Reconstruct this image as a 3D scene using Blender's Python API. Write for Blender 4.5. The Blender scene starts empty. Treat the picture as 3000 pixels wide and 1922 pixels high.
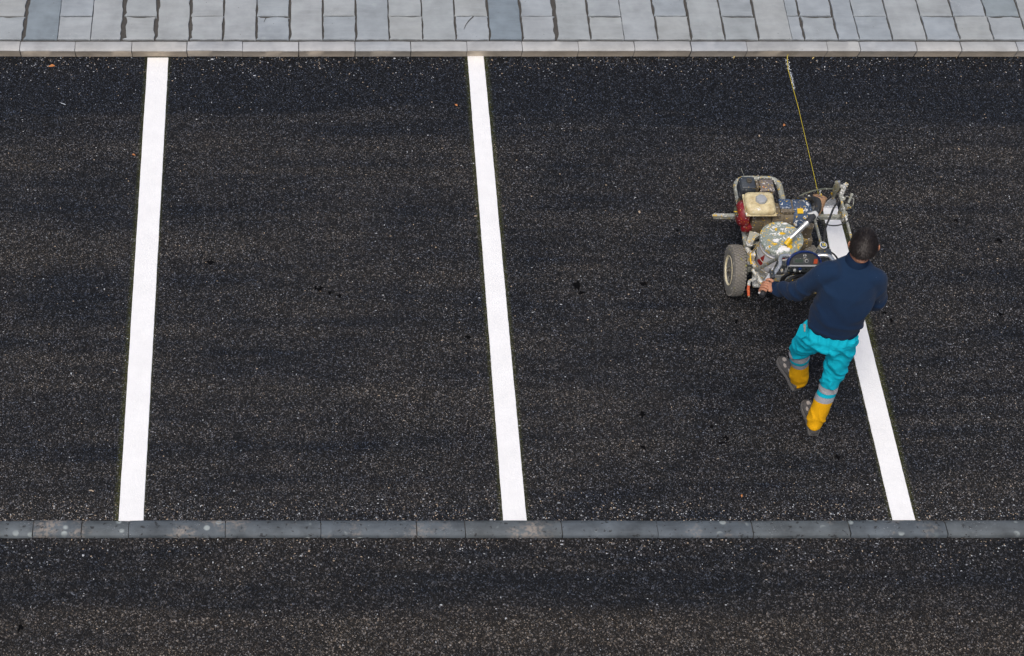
import bpy, bmesh, math, random
import numpy as np
from mathutils import Vector, Matrix, noise, Quaternion

random.seed(7)
R = math.radians
scene = bpy.context.scene
C = scene.collection

# ------------------------------------------------------------------ camera
SPAN = 2.6                                   # distance between two bay lines, metres
K = 3000 / 2404
FPX = 4216 * K; CX = 690 * K; CY = 961.0     # focal length and optical centre in photo pixels
DEP = math.atan(5770 / 4216)
CAMH = 4.046 * SPAN
cam_data = bpy.data.cameras.new('camera')
cam_data.sensor_width = 36
cam_data.lens = 36 * FPX / 3000
cam_data.shift_x = (1500 - CX) / 3000
cam_data.clip_end = 2000
cam = bpy.data.objects.new('camera', cam_data)
cam.location = (0, 0, CAMH)
cam.rotation_euler = (math.pi / 2 - DEP, 0, 0)
C.objects.link(cam)
scene.camera = cam

# ------------------------------------------------------------------ sky, sun, exposure
world = bpy.data.worlds.new('World'); scene.world = world; world.use_nodes = True
wn = world.node_tree; wn.nodes.clear()
sky = wn.nodes.new('ShaderNodeTexSky'); sky.sky_type = 'NISHITA'; sky.sun_disc = False
SUN_EL, SUN_AZ = R(66), R(-150)              # azimuth from +Y, clockwise seen from above
sky.sun_elevation = SUN_EL; sky.sun_rotation = SUN_AZ
sky.air_density = 1.0; sky.dust_density = 5.2; sky.ozone_density = 1.0
bg = wn.nodes.new('ShaderNodeBackground'); bg.inputs[1].default_value = 0.14
wo = wn.nodes.new('ShaderNodeOutputWorld')
wn.links.new(sky.outputs[0], bg.inputs[0]); wn.links.new(bg.outputs[0], wo.inputs[0])
sd = bpy.data.lights.new('sun', 'SUN'); sd.energy = 1.4; sd.angle = R(20); sd.color = (1, 0.97, 0.93)
sun = bpy.data.objects.new('sun', sd); C.objects.link(sun)
sdir = Vector((math.sin(SUN_AZ) * math.cos(SUN_EL), math.cos(SUN_AZ) * math.cos(SUN_EL), math.sin(SUN_EL)))
sun.rotation_euler = sdir.to_track_quat('Z', 'Y').to_euler()
sun.location = (0, 0, 20)
scene.view_settings.view_transform = 'Standard'
scene.view_settings.look = 'None'
scene.view_settings.exposure = 0.0
scene.view_settings.gamma = 1

# ------------------------------------------------------------------ photo pixel -> point at a height
_F = Vector((0, math.cos(DEP), -math.sin(DEP))); _U = Vector((0, math.sin(DEP), math.cos(DEP)))
def W(px, py, z=0.0):
    d = _F + Vector((1, 0, 0)) * ((px - CX) / FPX) + _U * ((CY - py) / FPX)
    return Vector((0, 0, CAMH)) + d * ((z - CAMH) / d.z)
def q(zx, zy, z): return W(2060 + zx * .2727, 480 + zy * .2727, z)
def z5(zx, zy, z): return W(2220 + zx * .4286, 640 + zy * .4286, z)

# ------------------------------------------------------------------ node helper
class NT:
    def __init__(s, name):
        s.m = bpy.data.materials.new(name); s.m.use_nodes = True
        s.t = s.m.node_tree; s.b = s.t.nodes['Principled BSDF']
        s.co = s.t.nodes.new('ShaderNodeTexCoord')
    def n(s, kind, **kw):
        x = s.t.nodes.new('ShaderNode' + kind)
        for k, v in kw.items(): setattr(x, k, v)
        return x
    def l(s, a, b): s.t.links.new(a, b)
    def set(s, sock, v):
        if hasattr(v, 'is_linked') or hasattr(v, 'links'): s.l(v, sock)
        else: sock.default_value = v
    def obj(s): return s.co.outputs['Object']
    def scaled(s, v):
        m = s.n('Mapping'); s.l(s.obj(), m.inputs[0]); m.inputs['Scale'].default_value = v; return m.outputs[0]
    def noise(s, scale, detail=3, rough=.55, vec=None, dist=0):
        x = s.n('TexNoise'); x.inputs['Scale'].default_value = scale; x.inputs['Detail'].default_value = detail
        x.inputs['Roughness'].default_value = rough; x.inputs['Distortion'].default_value = dist
        s.l(vec if vec is not None else s.obj(), x.inputs['Vector']); return x.outputs['Fac']
    def voro(s, scale, vec=None, feature='F1', dim='3D'):
        x = s.n('TexVoronoi', feature=feature, voronoi_dimensions=dim); x.inputs['Scale'].default_value = scale
        s.l(vec if vec is not None else s.obj(), x.inputs['Vector']); return x
    def ramp(s, fac, stops, interp='LINEAR'):
        x = s.n('ValToRGB'); x.color_ramp.interpolation = interp
        e = x.color_ramp.elements
        while len(e) < len(stops): e.new(.5)
        for i, (p, c) in enumerate(stops):
            e[i].position = p; e[i].color = (c, c, c, 1) if not isinstance(c, tuple) else (*c, 1)
        s.l(fac, x.inputs[0]); return x.outputs[0]
    def mix(s, fac, a, b, mode='MIX'):
        x = s.n('Mix', data_type='RGBA', blend_type=mode)
        s.set(x.inputs[0], fac)
        for sock, v in ((x.inputs[6], a), (x.inputs[7], b)):
            if isinstance(v, tuple): sock.default_value = (*v[:3], 1)
            else: s.l(v, sock)
        return x.outputs[2]
    def math(s, op, a, b=0.0, clamp=False):
        x = s.n('Math', operation=op, use_clamp=clamp)
        s.set(x.inputs[0], a); s.set(x.inputs[1], b); return x.outputs[0]
    def bump(s, h, strength=.5, dist=.005):
        x = s.n('Bump'); x.inputs['Strength'].default_value = strength; x.inputs['Distance'].default_value = dist
        s.l(h, x.inputs['Height']); s.l(x.outputs[0], s.b.inputs['Normal'])
    def out(s, col=None, rough=.6, metal=0.0, spec=.5):
        if col is not None:
            if isinstance(col, tuple): s.b.inputs['Base Color'].default_value = (*col, 1)
            else: s.l(col, s.b.inputs['Base Color'])
        s.set(s.b.inputs['Roughness'], rough); s.set(s.b.inputs['Metallic'], metal)
        s.b.inputs['Specular IOR Level'].default_value = spec
        return s.m

def m_plain(name, col, rough=.6, metal=0.0, var=.25, vs=40, bump=.0):
    t = NT(name); f = t.noise(vs, 4)
    c = t.mix(f, tuple(x * (1 - var) for x in col), tuple(min(1, x * (1 + var)) for x in col))
    if bump: t.bump(t.noise(vs * 3, 3), bump, .002)
    return t.out(c, rough, metal)

def m_worn(name, col, rough=.5, metal=0.0, splat=.3, dirt=.4, dirtcol=(.10, .085, .06), white=(.75, .75, .72), yellow=(.72, .45, .02), scale=55, third=None):
    """painted / metal surface with dirt film and dried paint splashes"""
    t = NT(name)
    d = t.ramp(t.noise(14, 5, .65), [(.42, 0.0), (.72, 1.0)])
    c = t.mix(t.math('MULTIPLY', d, dirt), tuple(col), dirtcol)
    c = t.mix(t.ramp(t.noise(90, 3), [(.35, 0.0), (.75, .5)]), c, tuple(x * .55 for x in col))
    if splat > 0:
        sv = t.noise(scale, 2.5, .5, dist=1.2)
        hi = .70 - splat * .28
        sm = t.ramp(sv, [(hi, 0.0), (hi + .015, 1.0)])
        pick = t.ramp(t.noise(scale * .35, 1), [(.5, 0.0), (.54, 1.0)])
        pc = t.mix(pick, white, yellow)
        if third: pc = t.mix(t.ramp(t.noise(scale * .5, 1, vec=t.scaled((1.3, .9, 1.1))), [(.6, 0.0), (.64, 1.0)]), pc, third)
        c = t.mix(sm, c, pc)
        metalv = t.math('MULTIPLY', t.math('SUBTRACT', 1.0, sm), metal) if metal else 0.0
        rv = t.math('ADD', rough, t.math('MULTIPLY', sm, .1))
        t.bump(t.math('ADD', sm, t.math('MULTIPLY', t.noise(120, 3), .5)), .35, .0015)
        return t.out(c, rv, metalv)
    t.bump(t.noise(120, 3), .25, .001)
    return t.out(c, rough, metal)

# ------------------------------------------------------------------ surface materials
LINE_X = [(-1.19, -1.03), (1.41, 1.56), (4.03, 4.18)]
def mat_asphalt():
    t = NT('asphalt')
    flat = t.scaled((1, 1, 0))
    jig = t.n('TexNoise'); jig.inputs['Scale'].default_value = 60; jig.inputs['Detail'].default_value = 2; t.l(flat, jig.inputs['Vector'])
    wob = t.n('VectorMath', operation='SCALE'); wob.inputs['Scale'].default_value = .012; t.l(jig.outputs['Color'], wob.inputs[0])
    add = t.n('VectorMath', operation='ADD'); t.l(flat, add.inputs[0]); t.l(wob.outputs[0], add.inputs[1])
    v = t.voro(172, add.outputs[0], dim='2D'); v2 = t.voro(92, add.outputs[0], dim='2D')
    sep = t.n('SeparateColor'); t.l(v.outputs['Color'], sep.inputs[0])
    sep2 = t.n('SeparateColor'); t.l(v2.outputs['Color'], sep2.inputs[0])
    sx = t.n('SeparateXYZ'); t.l(t.obj(), sx.inputs[0])
    # streaks left by the paver and roller along the kerb: worn (pale, brown) against bitumen-rich (dark, blue)
    st = t.noise(1.0, 4, .6, vec=t.scaled((.30, 6.5, 0))); st2 = t.noise(1.0, 5, .6, vec=t.scaled((.5, 2.2, 0)))
    pa = t.noise(1.6, 5, .65, vec=t.scaled((1, 1, 0)))
    w_ = t.math('ADD', t.math('MULTIPLY', st, .38), t.math('ADD', t.math('MULTIPLY', st2, .34), t.math('MULTIPLY', pa, .28)))
    # darker, bluer strip along the upper kerb; older, browner surfacing in the lane
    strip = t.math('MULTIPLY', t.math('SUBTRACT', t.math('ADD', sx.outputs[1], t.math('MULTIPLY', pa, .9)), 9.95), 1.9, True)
    lane = t.math('LESS_THAN', sx.outputs[1], 6.0)
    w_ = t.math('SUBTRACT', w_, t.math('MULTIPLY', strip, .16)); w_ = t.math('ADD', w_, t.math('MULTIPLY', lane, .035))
    track = t.math('MULTIPLY', t.math('SUBTRACT', t.math('ADD', 5.62, t.math('MULTIPLY', pa, -.2)), sx.outputs[1]), 5.0, True)   # wheel track polished into the lane
    w_ = t.math('ADD', w_, t.math('MULTIPLY', lane, t.math('SUBTRACT', t.math('MULTIPLY', track, .13), .085)))
    worn = t.ramp(w_, [(.40, 0.0), (.62, 1.0)])
    g = t.ramp(sep.outputs[0], [(0, .006), (.42, .012), (.66, .025), (.82, .055), (.92, .13), (.98, .28), (1, .46)])
    g2 = t.ramp(sep2.outputs[0], [(0, .007), (.6, .014), (.82, .03), (.95, .11), (1, .30)])
    stone = t.mix(t.math('ADD', .30, t.math('MULTIPLY', lane, .25)), g, g2)
    tint = t.mix(sep.outputs[1], (1.12, 1.0, .86), (.86, .98, 1.18))
    stone = t.mix(1.0, stone, tint, 'MULTIPLY')
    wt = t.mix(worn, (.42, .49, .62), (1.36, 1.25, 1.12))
    wt = t.mix(t.math('MULTIPLY', lane, .8), wt, t.mix(1.0, wt, (1.16, 1.10, 1.02), 'MULTIPLY'))
    stone = t.mix(1.0, stone, wt, 'MULTIPLY')
    gap = t.ramp(v.outputs['Distance'], [(.30, 1.0), (.70, .35)])
    col = t.mix(1.0, stone, gap, 'MULTIPLY')
    # bitumen-rich dark flecks
    fl = t.ramp(t.noise(5.5, 3, .7, vec=flat), [(.70, 0.0), (.76, 1.0)])
    col = t.mix(t.math('MULTIPLY', fl, .75), col, (.006, .006, .007))
    # yellowish overspray along the line edges
    band = None
    for a, b in LINE_X:
        c = (a + b) / 2; h = (b - a) / 2
        dd = t.math('SUBTRACT', t.math('ABSOLUTE', t.math('SUBTRACT', sx.outputs[0], c)), h)
        m = t.ramp(dd, [(0.0, 1.0), (.035, 0.0)])
        if a > 4: m = t.math('MULTIPLY', m, t.math('LESS_THAN', sx.outputs[1], 8.8))
        band = m if band is None else t.math('MAXIMUM', band, m)
    inb = t.math('MULTIPLY', t.math('LESS_THAN', sx.outputs[1], 10.43), t.math('GREATER_THAN', sx.outputs[1], 6.05))
    sp = t.ramp(t.noise(160, 2), [(.5, 0.0), (.62, 1.0)])
    col = t.mix(t.math('MULTIPLY', t.math('MULTIPLY', band, inb), t.math('MULTIPLY', sp, .8)), col, (.12, .13, .010))
    h = t.math('ADD', t.math('MULTIPLY', t.math('SUBTRACT', 1.0, v.outputs['Distance']), .6), t.math('MULTIPLY', sep.outputs[2], .5))
    h = t.math('ADD', h, t.math('MULTIPLY', t.math('SUBTRACT', 1.0, v2.outputs['Distance']), .5))
    t.bump(h, .75, .005)
    rough = t.ramp(sep.outputs[2], [(0, .42), (1, .8)])
    return t.out(col, rough, 0, .16)

def mat_stone(name, base, dark=.75, warm=.0, lichen=.3, stain=None, spots=.6):
    t = NT(name)
    geo = t.n('NewGeometry'); pos = geo.outputs['Position']
    oi = t.n('ObjectInfo')
    c = t.mix(t.ramp(t.noise(5, 5, .6, vec=pos), [(.3, 0.0), (.7, 1.0)]), tuple(x * dark for x in base), tuple(min(1, x * 1.1) for x in base))
    c = t.mix(oi.outputs['Random'], c, t.mix(1.0, c, (1.08, 1.04, .97), 'MULTIPLY'))
    rv = t.math('MULTIPLY', oi.outputs['Random'], 7.77)
    rv = t.math('FRACT', rv)
    c = t.mix(t.math('MULTIPLY', rv, .85), c, t.mix(1.0, c, (.82, .87, .92), 'MULTIPLY'))
    # long soft trowel marks
    mp = t.n('Mapping'); t.l(pos, mp.inputs[0]); mp.inputs['Rotation'].default_value = (0, 0, .5); mp.inputs['Scale'].default_value = (4, 26, 4)
    tr = t.ramp(t.noise(1, 4, .6, vec=mp.outputs[0]), [(.45, 0.0), (.75, .30)])
    c = t.mix(tr, c, tuple(min(1, x * 1.22) for x in base))
    # pale scratches
    mp2 = t.n('Mapping'); t.l(pos, mp2.inputs[0]); mp2.inputs['Rotation'].default_value = (0, 0, -.9); mp2.inputs['Scale'].default_value = (60, 260, 60)
    clump = t.ramp(t.noise(3.2, 2, vec=pos), [(.56, 0.0), (.68, 1.0)])
    sc = t.math('MULTIPLY', t.ramp(t.noise(1, 2, vec=mp2.outputs[0]), [(.66, 0.0), (.72, 1.0)]), clump)
    c = t.mix(t.math('MULTIPLY', sc, .6), c, (.72, .74, .75))
    # pits
    if spots:
        pv = t.voro(11, pos); pm = t.ramp(pv.outputs['Distance'], [(.030, 1.0), (.055, 0.0)])
        c = t.mix(t.math('MULTIPLY', pm, spots), c, (.05, .045, .035))
        pv2 = t.voro(4.3, pos); pm2 = t.ramp(pv2.outputs['Distance'], [(.05, 1.0), (.12, 0.0)])
        c = t.mix(t.math('MULTIPLY', pm2, .22), c, (.20, .24, .24))
    if lichen:
        lv = t.voro(9, pos); lm = t.math('MULTIPLY', t.ramp(lv.outputs['Distance'], [(.16, 1.0), (.24, 0.0)]), t.ramp(t.noise(4, 2, vec=pos), [(.5, 0.0), (.6, 1.0)]))
        c = t.mix(t.math('MULTIPLY', lm, lichen), c, (.34, .38, .37))
    if stain:
        sm = t.ramp(t.noise(2.2, 5, .7, vec=pos), [(.54, 0.0), (.66, 1.0)])
        sm = t.math('MULTIPLY', sm, t.ramp(t.noise(38, 3, vec=pos), [(.42, 0.0), (.56, 1.0)]))
        c = t.mix(t.math('MULTIPLY', sm, .8), c, stain)
        dm = t.ramp(t.noise(30, 3, .6, vec=pos), [(.62, 0.0), (.66, 1.0)])
        c = t.mix(t.math('MULTIPLY', dm, .8), c, (.02, .02, .02))
    t.bump(t.noise(70, 5, .65, vec=pos), .25, .003)
    return t.out(c, .72, 0, .35)

def mat_line():
    t = NT('road_paint_white')
    c = t.mix(t.ramp(t.noise(6, 5, .7), [(.35, 0.0), (.75, 1.0)]), (.80, .80, .79), (.73, .73, .72))
    c = t.mix(t.ramp(t.noise(130, 2), [(.68, 0.0), (.78, .35)]), c, (.45, .45, .44))
    v = t.voro(105, t.scaled((1, 1, 0)), dim='2D')
    t.bump(t.math('ADD', t.noise(30, 3), t.math('MULTIPLY', v.outputs['Distance'], -.5)), .45, .004)
    return t.out(c, .65, 0, .3)

def mat_mortar():
    t = NT('mortar'); c = t.mix(t.noise(30, 4), (.035, .033, .030), (.085, .080, .072))
    t.bump(t.noise(180, 3), .5, .004); return t.out(c, .9)

M = {}
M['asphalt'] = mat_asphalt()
M['slab'] = mat_stone('paving_stone', (.315, .338, .35), dark=.78)
M['slab_blue'] = mat_stone('paving_stone_blue', (.215, .252, .278))
M['kerb_top'] = mat_stone('kerb_stone_pale', (.40, .405, .405), spots=.3)
M['kerb_face'] = mat_stone('kerb_stone_tan', (.55, .47, .375), spots=.3, lichen=.1, dark=.65)  # tan of the face: dirt stain plus warm light put into the colour
M['low_kerb'] = mat_stone('kerb_stone_slate', (.118, .136, .150), lichen=.8, stain=(.27, .235, .20), spots=.5, dark=.42)
M['line'] = mat_line()
M['mortar'] = mat_mortar()
M['tar'] = m_plain('tar', (.004, .004, .0045), .95, bump=.9, vs=60); M['tar'].node_tree.nodes['Principled BSDF'].inputs['Specular IOR Level'].default_value = .05  # flat black for hollows, their dark put into the colour

# ------------------------------------------------------------------ mesh helpers
class MB:
    def __init__(s): s.v = []; s.f = []; s.mi = []
    def add(s, verts, faces, mi=0):
        o = len(s.v); s.v += [Vector(x) for x in verts]
        s.f += [tuple(i + o for i in f) for f in faces]; s.mi += [mi] * len(faces); return s
    def bm(s, b, mi=0):
        b.verts.index_update()
        s.add([v.co.copy() for v in b.verts], [[v.index for v in f.verts] for f in b.faces], mi); b.free(); return s
    def box(s, c, size, rot=None, bevel=0.0, seg=2, mi=0):
        b = bmesh.new(); bmesh.ops.create_cube(b, size=1)
        for v in b.verts: v.co = Vector((v.co.x * size[0], v.co.y * size[1], v.co.z * size[2]))
        if bevel: bmesh.ops.bevel(b, geom=list(b.edges), offset=bevel, segments=seg, affect='EDGES', profile=.5)
        m = (rot if isinstance(rot, Matrix) else Matrix.Identity(3)).to_4x4()
        for v in b.verts: v.co = m @ v.co + Vector(c)
        return s.bm(b, mi)
    def tube(s, pts, r, n=10, mi=0, flat=None, cap=True, up=None):
        pts = [Vector(p) for p in pts]; k = len(pts)
        rs = r if isinstance(r, (list, tuple)) else [r] * k
        T = [(pts[min(i + 1, k - 1)] - pts[max(i - 1, 0)]).normalized() for i in range(k)]
        u = Vector(up) if up else (Vector((0, 0, 1)) if abs(T[0].z) < .9 else Vector((0, 1, 0)))
        u = (u - T[0] * u.dot(T[0])).normalized()
        V = []
        for i in range(k):
            if i: u = T[i - 1].rotation_difference(T[i]) @ u; u = (u - T[i] * u.dot(T[i])).normalized()
            w = T[i].cross(u)
            rr = rs[i]; ra, rb = (rr if isinstance(rr, tuple) else (rr, rr))
            for j in range(n):
                a = 2 * math.pi * (j + (.5 if n == 4 else 0)) / n
                V.append(pts[i] + u * math.cos(a) * ra + w * math.sin(a) * rb)
        F = [(i * n + j, i * n + (j + 1) % n, (i + 1) * n + (j + 1) % n, (i + 1) * n + j) for i in range(k - 1) for j in range(n)]
        if cap: F += [tuple(range(n))[::-1], tuple((k - 1) * n + j for j in range(n))]
        return s.add(V, F, mi)
    def lathe(s, c, axis, prof, n=28, mi=0, wob=None):
        """prof = [(along, radius)]"""
        ax = Vector(axis).normalized(); u = ax.orthogonal().normalized(); w = ax.cross(u); c = Vector(c)
        V = []; k = len(prof)
        for a_, r_ in prof:
            for j in range(n):
                a = 2 * math.pi * j / n; rr = r_ * (wob(a) if wob else 1)
                V.append(c + ax * a_ + u * math.cos(a) * rr + w * math.sin(a) * rr)
        F = [(i * n + j, i * n + (j + 1) % n, (i + 1) * n + (j + 1) % n, (i + 1) * n + j) for i in range(k - 1) for j in range(n)]
        if prof[0][1] > 1e-6: F.append(tuple(range(n))[::-1])
        if prof[-1][1] > 1e-6: F.append(tuple((k - 1) * n + j for j in range(n)))
        return s.add(V, F, mi)
    def prism(s, outline, thick, mi=0):
        """outline = 3D points of a flat polygon, thick = offset vector"""
        o = [Vector(p) for p in outline]; t = Vector(thick); n = len(o)
        F = [tuple(range(n)), tuple(range(2 * n - 1, n - 1, -1))] + [(i, n + i, n + (i + 1) % n, (i + 1) % n) for i in range(n)]
        return s.add(o + [p + t for p in o], F, mi)
    def ball(s, c, r, mi=0, seg=12):
        b = bmesh.new(); bmesh.ops.create_uvsphere(b, u_segments=seg, v_segments=max(6, seg * 2 // 3), radius=1)
        rr = r if isinstance(r, (tuple, list)) else (r, r, r)
        for v in b.verts: v.co = Vector((v.co.x * rr[0], v.co.y * rr[1], v.co.z * rr[2])) + Vector(c)
        return s.bm(b, mi)
    def mesh(s, name, origin=(0, 0, 0), mats=(), smooth=True, angle=38):
        me = bpy.data.meshes.new(name); o = Vector(origin)
        me.from_pydata([v - o for v in s.v], [], s.f)
        for m in mats: me.materials.append(m)
        if len(mats) > 1: me.polygons.foreach_set('material_index', s.mi)
        b = bmesh.new(); b.from_mesh(me); bmesh.ops.recalc_face_normals(b, faces=b.faces); b.to_mesh(me); b.free()
        if smooth:
            me.polygons.foreach_set('use_smooth', [True] * len(me.polygons)); me.set_sharp_from_angle(angle=R(angle))
        me.update(); return me
    def build(s, name, mat, parent=None, origin=None, **kw):
        if isinstance(mat, str): mat = M[mat]
        mats = mat if isinstance(mat, (list, tuple)) else [mat]
        wo_ = world_of(parent) if parent else (Vector(origin) if origin is not None else Vector((0, 0, 0)))
        ob = bpy.data.objects.new(name, s.mesh(name, wo_, mats, **kw)); C.objects.link(ob)
        if parent: ob.parent = parent
        else: ob.location = wo_
        return ob
def world_of(o):
    p = Vector((0, 0, 0))
    while o: p += o.location; o = o.parent
    return p
def tag(o, label=None, cat=None, group=None, kind=None):
    if label: o['label'] = label
    if cat: o['category'] = cat
    if group: o['group'] = group
    if kind: o['kind'] = kind
    return o
def empty(name, loc, label, cat):
    o = bpy.data.objects.new(name, None); o.empty_display_size = .1; C.objects.link(o); o.location = loc
    return tag(o, label, cat)
def smooth_path(pts, n=6):
    """Catmull-Rom through the points"""
    P = [Vector(p) for p in pts]; P = [P[0] * 2 - P[1]] + P + [P[-1] * 2 - P[-2]]; out = []
    for i in range(1, len(P) - 2):
        for j in range(n):
            t = j / n; a, b, c, d = P[i - 1:i + 3]
            out.append(.5 * ((2 * b) + (c - a) * t + (2 * a - 5 * b + 4 * c - d) * t * t + (3 * b - a - 3 * c + d) * t ** 3))
    out.append(P[-2]); return out

# ------------------------------------------------------------------ ground
KZ = .10
Y_face = W(1500, 165.5, 0).y
Y_front = W(1500, 146, KZ).y; Y_back = W(1500, 121, KZ).y; Y_slab = W(1500, 116, KZ).y
Y_joint = W(1500, 47, KZ).y
b = MB(); b.add([(-300, -300, 0), (300, -300, 0), (300, 300, 0), (-300, 300, 0)], [(0, 1, 2, 3)])
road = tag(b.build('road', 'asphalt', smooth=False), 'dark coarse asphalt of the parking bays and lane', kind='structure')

def blob(c, rx, ry, n=12, z=.0, jit=.4, seed=0):
    rr = random.Random(seed)
    return [Vector((c.x + math.cos(2 * math.pi * i / n) * rx * (1 + rr.uniform(-jit, jit)), c.y + math.sin(2 * math.pi * i / n) * ry * (1 + rr.uniform(-jit, jit)), z)) for i in range(n)]
pit_marks = [(617, 768, 14, 7), (938, 846, 13, 9), (968, 858, 9, 6), (995, 866, 7, 6), (1373, 988, 16, 5), (1690, 838, 10, 14), (1703, 858, 12, 5), (1880, 1212, 12, 10),
        (1885, 1310, 12, 9), (2125, 1282, 12, 9), (2085, 1250, 5, 7), (2157, 942, 8, 6), (2455, 1340, 9, 8), (2800, 645, 9, 6), (1985, 676, 8, 4), (2930, 920, 10, 6), (925, 840, 5, 8),
        (1885, 830, 12, 6), (1975, 905, 5, 4), (2590, 917, 10, 5), (2610, 940, 5, 7), (2925, 705, 14, 7), (2120, 1298, 16, 4), (58, 1838, 8, 12)]
for i, (x, y, a, c_) in enumerate(pit_marks):  # shade of the asphalt's pits, put in as flat black patches
    p = W(x, y); mb = MB(); o = blob(p, a / 520, c_ / 400, 11, .0015, .75, i)
    mb.add(o, [tuple(range(11))]); mb.build('tar_spot', 'tar', road, smooth=False)

# ------------------------------------------------------------------ pavement: base, slabs, kerb
b = MB(); b.box((0, Y_back + 60, KZ / 2 - .016), (240, 120 + 2 * .004, KZ)); 
pavement = tag(b.build('pavement', 'mortar', smooth=False), 'grey stone slab pavement along the top', kind='structure')
cols = [-30 - 98 * 3, -30 - 98 * 2, -128, -30, 68, 168, 265, 359, 456, 556, 654, 751, 849, 947, 1044, 1141, 1240, 1337, 1436, 1533, 1633, 1732, 1830, 1928, 2027, 2126, 2225, 2322, 2359, 2457, 2519, 2617, 2717, 2814, 2913, 3012, 3111, 3210]
splitcol = {-30, 168, 359, 556, 751, 947, 1141, 1337, 1533, 1732, 1928, 2126, 2322, 2359, 2519, 2717, 2814, 2913, 3111, -226}
blue = {68, 1436}
thick = {(-30): 1.6, 68: 1.5, 168: .25, 265: .3, 359: 1.9, 456: 1.7, 556: 1.5, 654: .9, 751: .8, 849: 1.0, 947: .8, 1044: .8, 1141: .5, 1240: .5, 1337: .7, 1436: .9, 1533: 1.0, 1633: 1.8, 1732: .8, 1830: .25, 1928: .9, 2027: 1.1, 2126: .8, 2225: .9, 2322: .2, 2359: 1., 2457: .9, 2519: .5, 2617: .6, 2717: .7, 2814: .7, 2913: .6}
def slab(x0, x1, y0, y1, mat, g0, g1, gy, sd):
    """one slab with hand-cut edges; g = half joint width left / right / front-back"""
    pts = []
    def edge(a, bb, nrm, g, n):
        for i in range(n):
            t = i / n; p = a.lerp(bb, t)
            w = g * (.8 + .75 * noise.noise(Vector((p.x * 13 + sd, p.y * 13, sd * 1.3)))) + .0035 * noise.noise(Vector((p.x * 48, p.y * 48, sd)))
            if i == 0: w = max(w, .0022)
            pts.append(p + nrm * max(w, .0006))
    A, B, Cc, D = Vector((x0, y0, 0)), Vector((x1, y0, 0)), Vector((x1, y1, 0)), Vector((x0, y1, 0))
    edge(A, B, Vector((0, 1, 0)), .006, 10); edge(B, Cc, Vector((-1, 0, 0)), g1, 14); edge(Cc, D, Vector((0, -1, 0)), gy, 10); edge(D, A, Vector((1, 0, 0)), g0, 14)
    n = len(pts); cen = sum(pts, Vector()) / n
    tilt = (random.uniform(-.003, .003), random.uniform(-.003, .003), random.uniform(-.0015, .0015))
    hz = lambda p: KZ + tilt[2] + tilt[0] * (p.x - cen.x) + tilt[1] * (p.y - cen.y)
    top = []; mid = []; low = []
    for p in pts:
        d = (cen - p); d.z = 0; d.normalize()
        i = p + d * .003
        top.append(Vector((i.x, i.y, hz(p)))); mid.append(Vector((p.x, p.y, hz(p) - .0025))); low.append(Vector((p.x, p.y, KZ - .03)))
    mb = MB(); mb.add(top + mid + low, [tuple(range(n))] + [(k * n + i, (k + 1) * n + i, (k + 1) * n + (i + 1) % n, k * n + (i + 1) % n) for k in range(2) for i in range(n)])
    mb.build('paving_slab', mat, pavement, smooth=False)
dy = Y_joint - Y_slab
for i in range(len(cols) - 1):
    c0, c1 = cols[i], cols[i + 1]
    x0, x1 = W(c0, 116, KZ).x, W(c1, 116, KZ).x
    g0 = .0125 * thick.get(c0, .8); g1 = .0125 * thick.get(c1, .8)
    ys = [Y_slab]
    if c0 in splitcol: ys += [Y_joint]
    while ys[-1] < 12.6: ys.append(ys[-1] + dy * 2)
    for j in range(len(ys) - 1):
        mat = 'slab'
        if (c0 in blue and j == 0) or (c0 == 2913 and j == 1) or random.random() < .0: mat = 'slab_blue'
        slab(x0, x1, ys[j], ys[j + 1], mat, g0, g1, random.choice([.004, .012, .018, .020]), i * 3.1 + j)
for (pts, w) in ([((1387, 48), (1374, 60), (1365, 72), (1359, 86)), 4.5], [((781, 50), (776, 58), (773, 65)), 2.5], [((1628, 80), (1640, 79), (1648, 81)), 2.5]):
    mb = MB(); L = []; Rr = []
    for k, (x, y) in enumerate(pts):
        ww = w * (1 - k / len(pts)); L.append(W(x - ww / 2, y, KZ + .0035)); Rr.append(W(x + ww / 2, y, KZ + .0035))
    n = len(L); mb.add(L + Rr, [(k, k + 1, n + k + 1, n + k) for k in range(n - 1)]); mb.build('crack', 'mortar', pavement, smooth=False)

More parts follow.
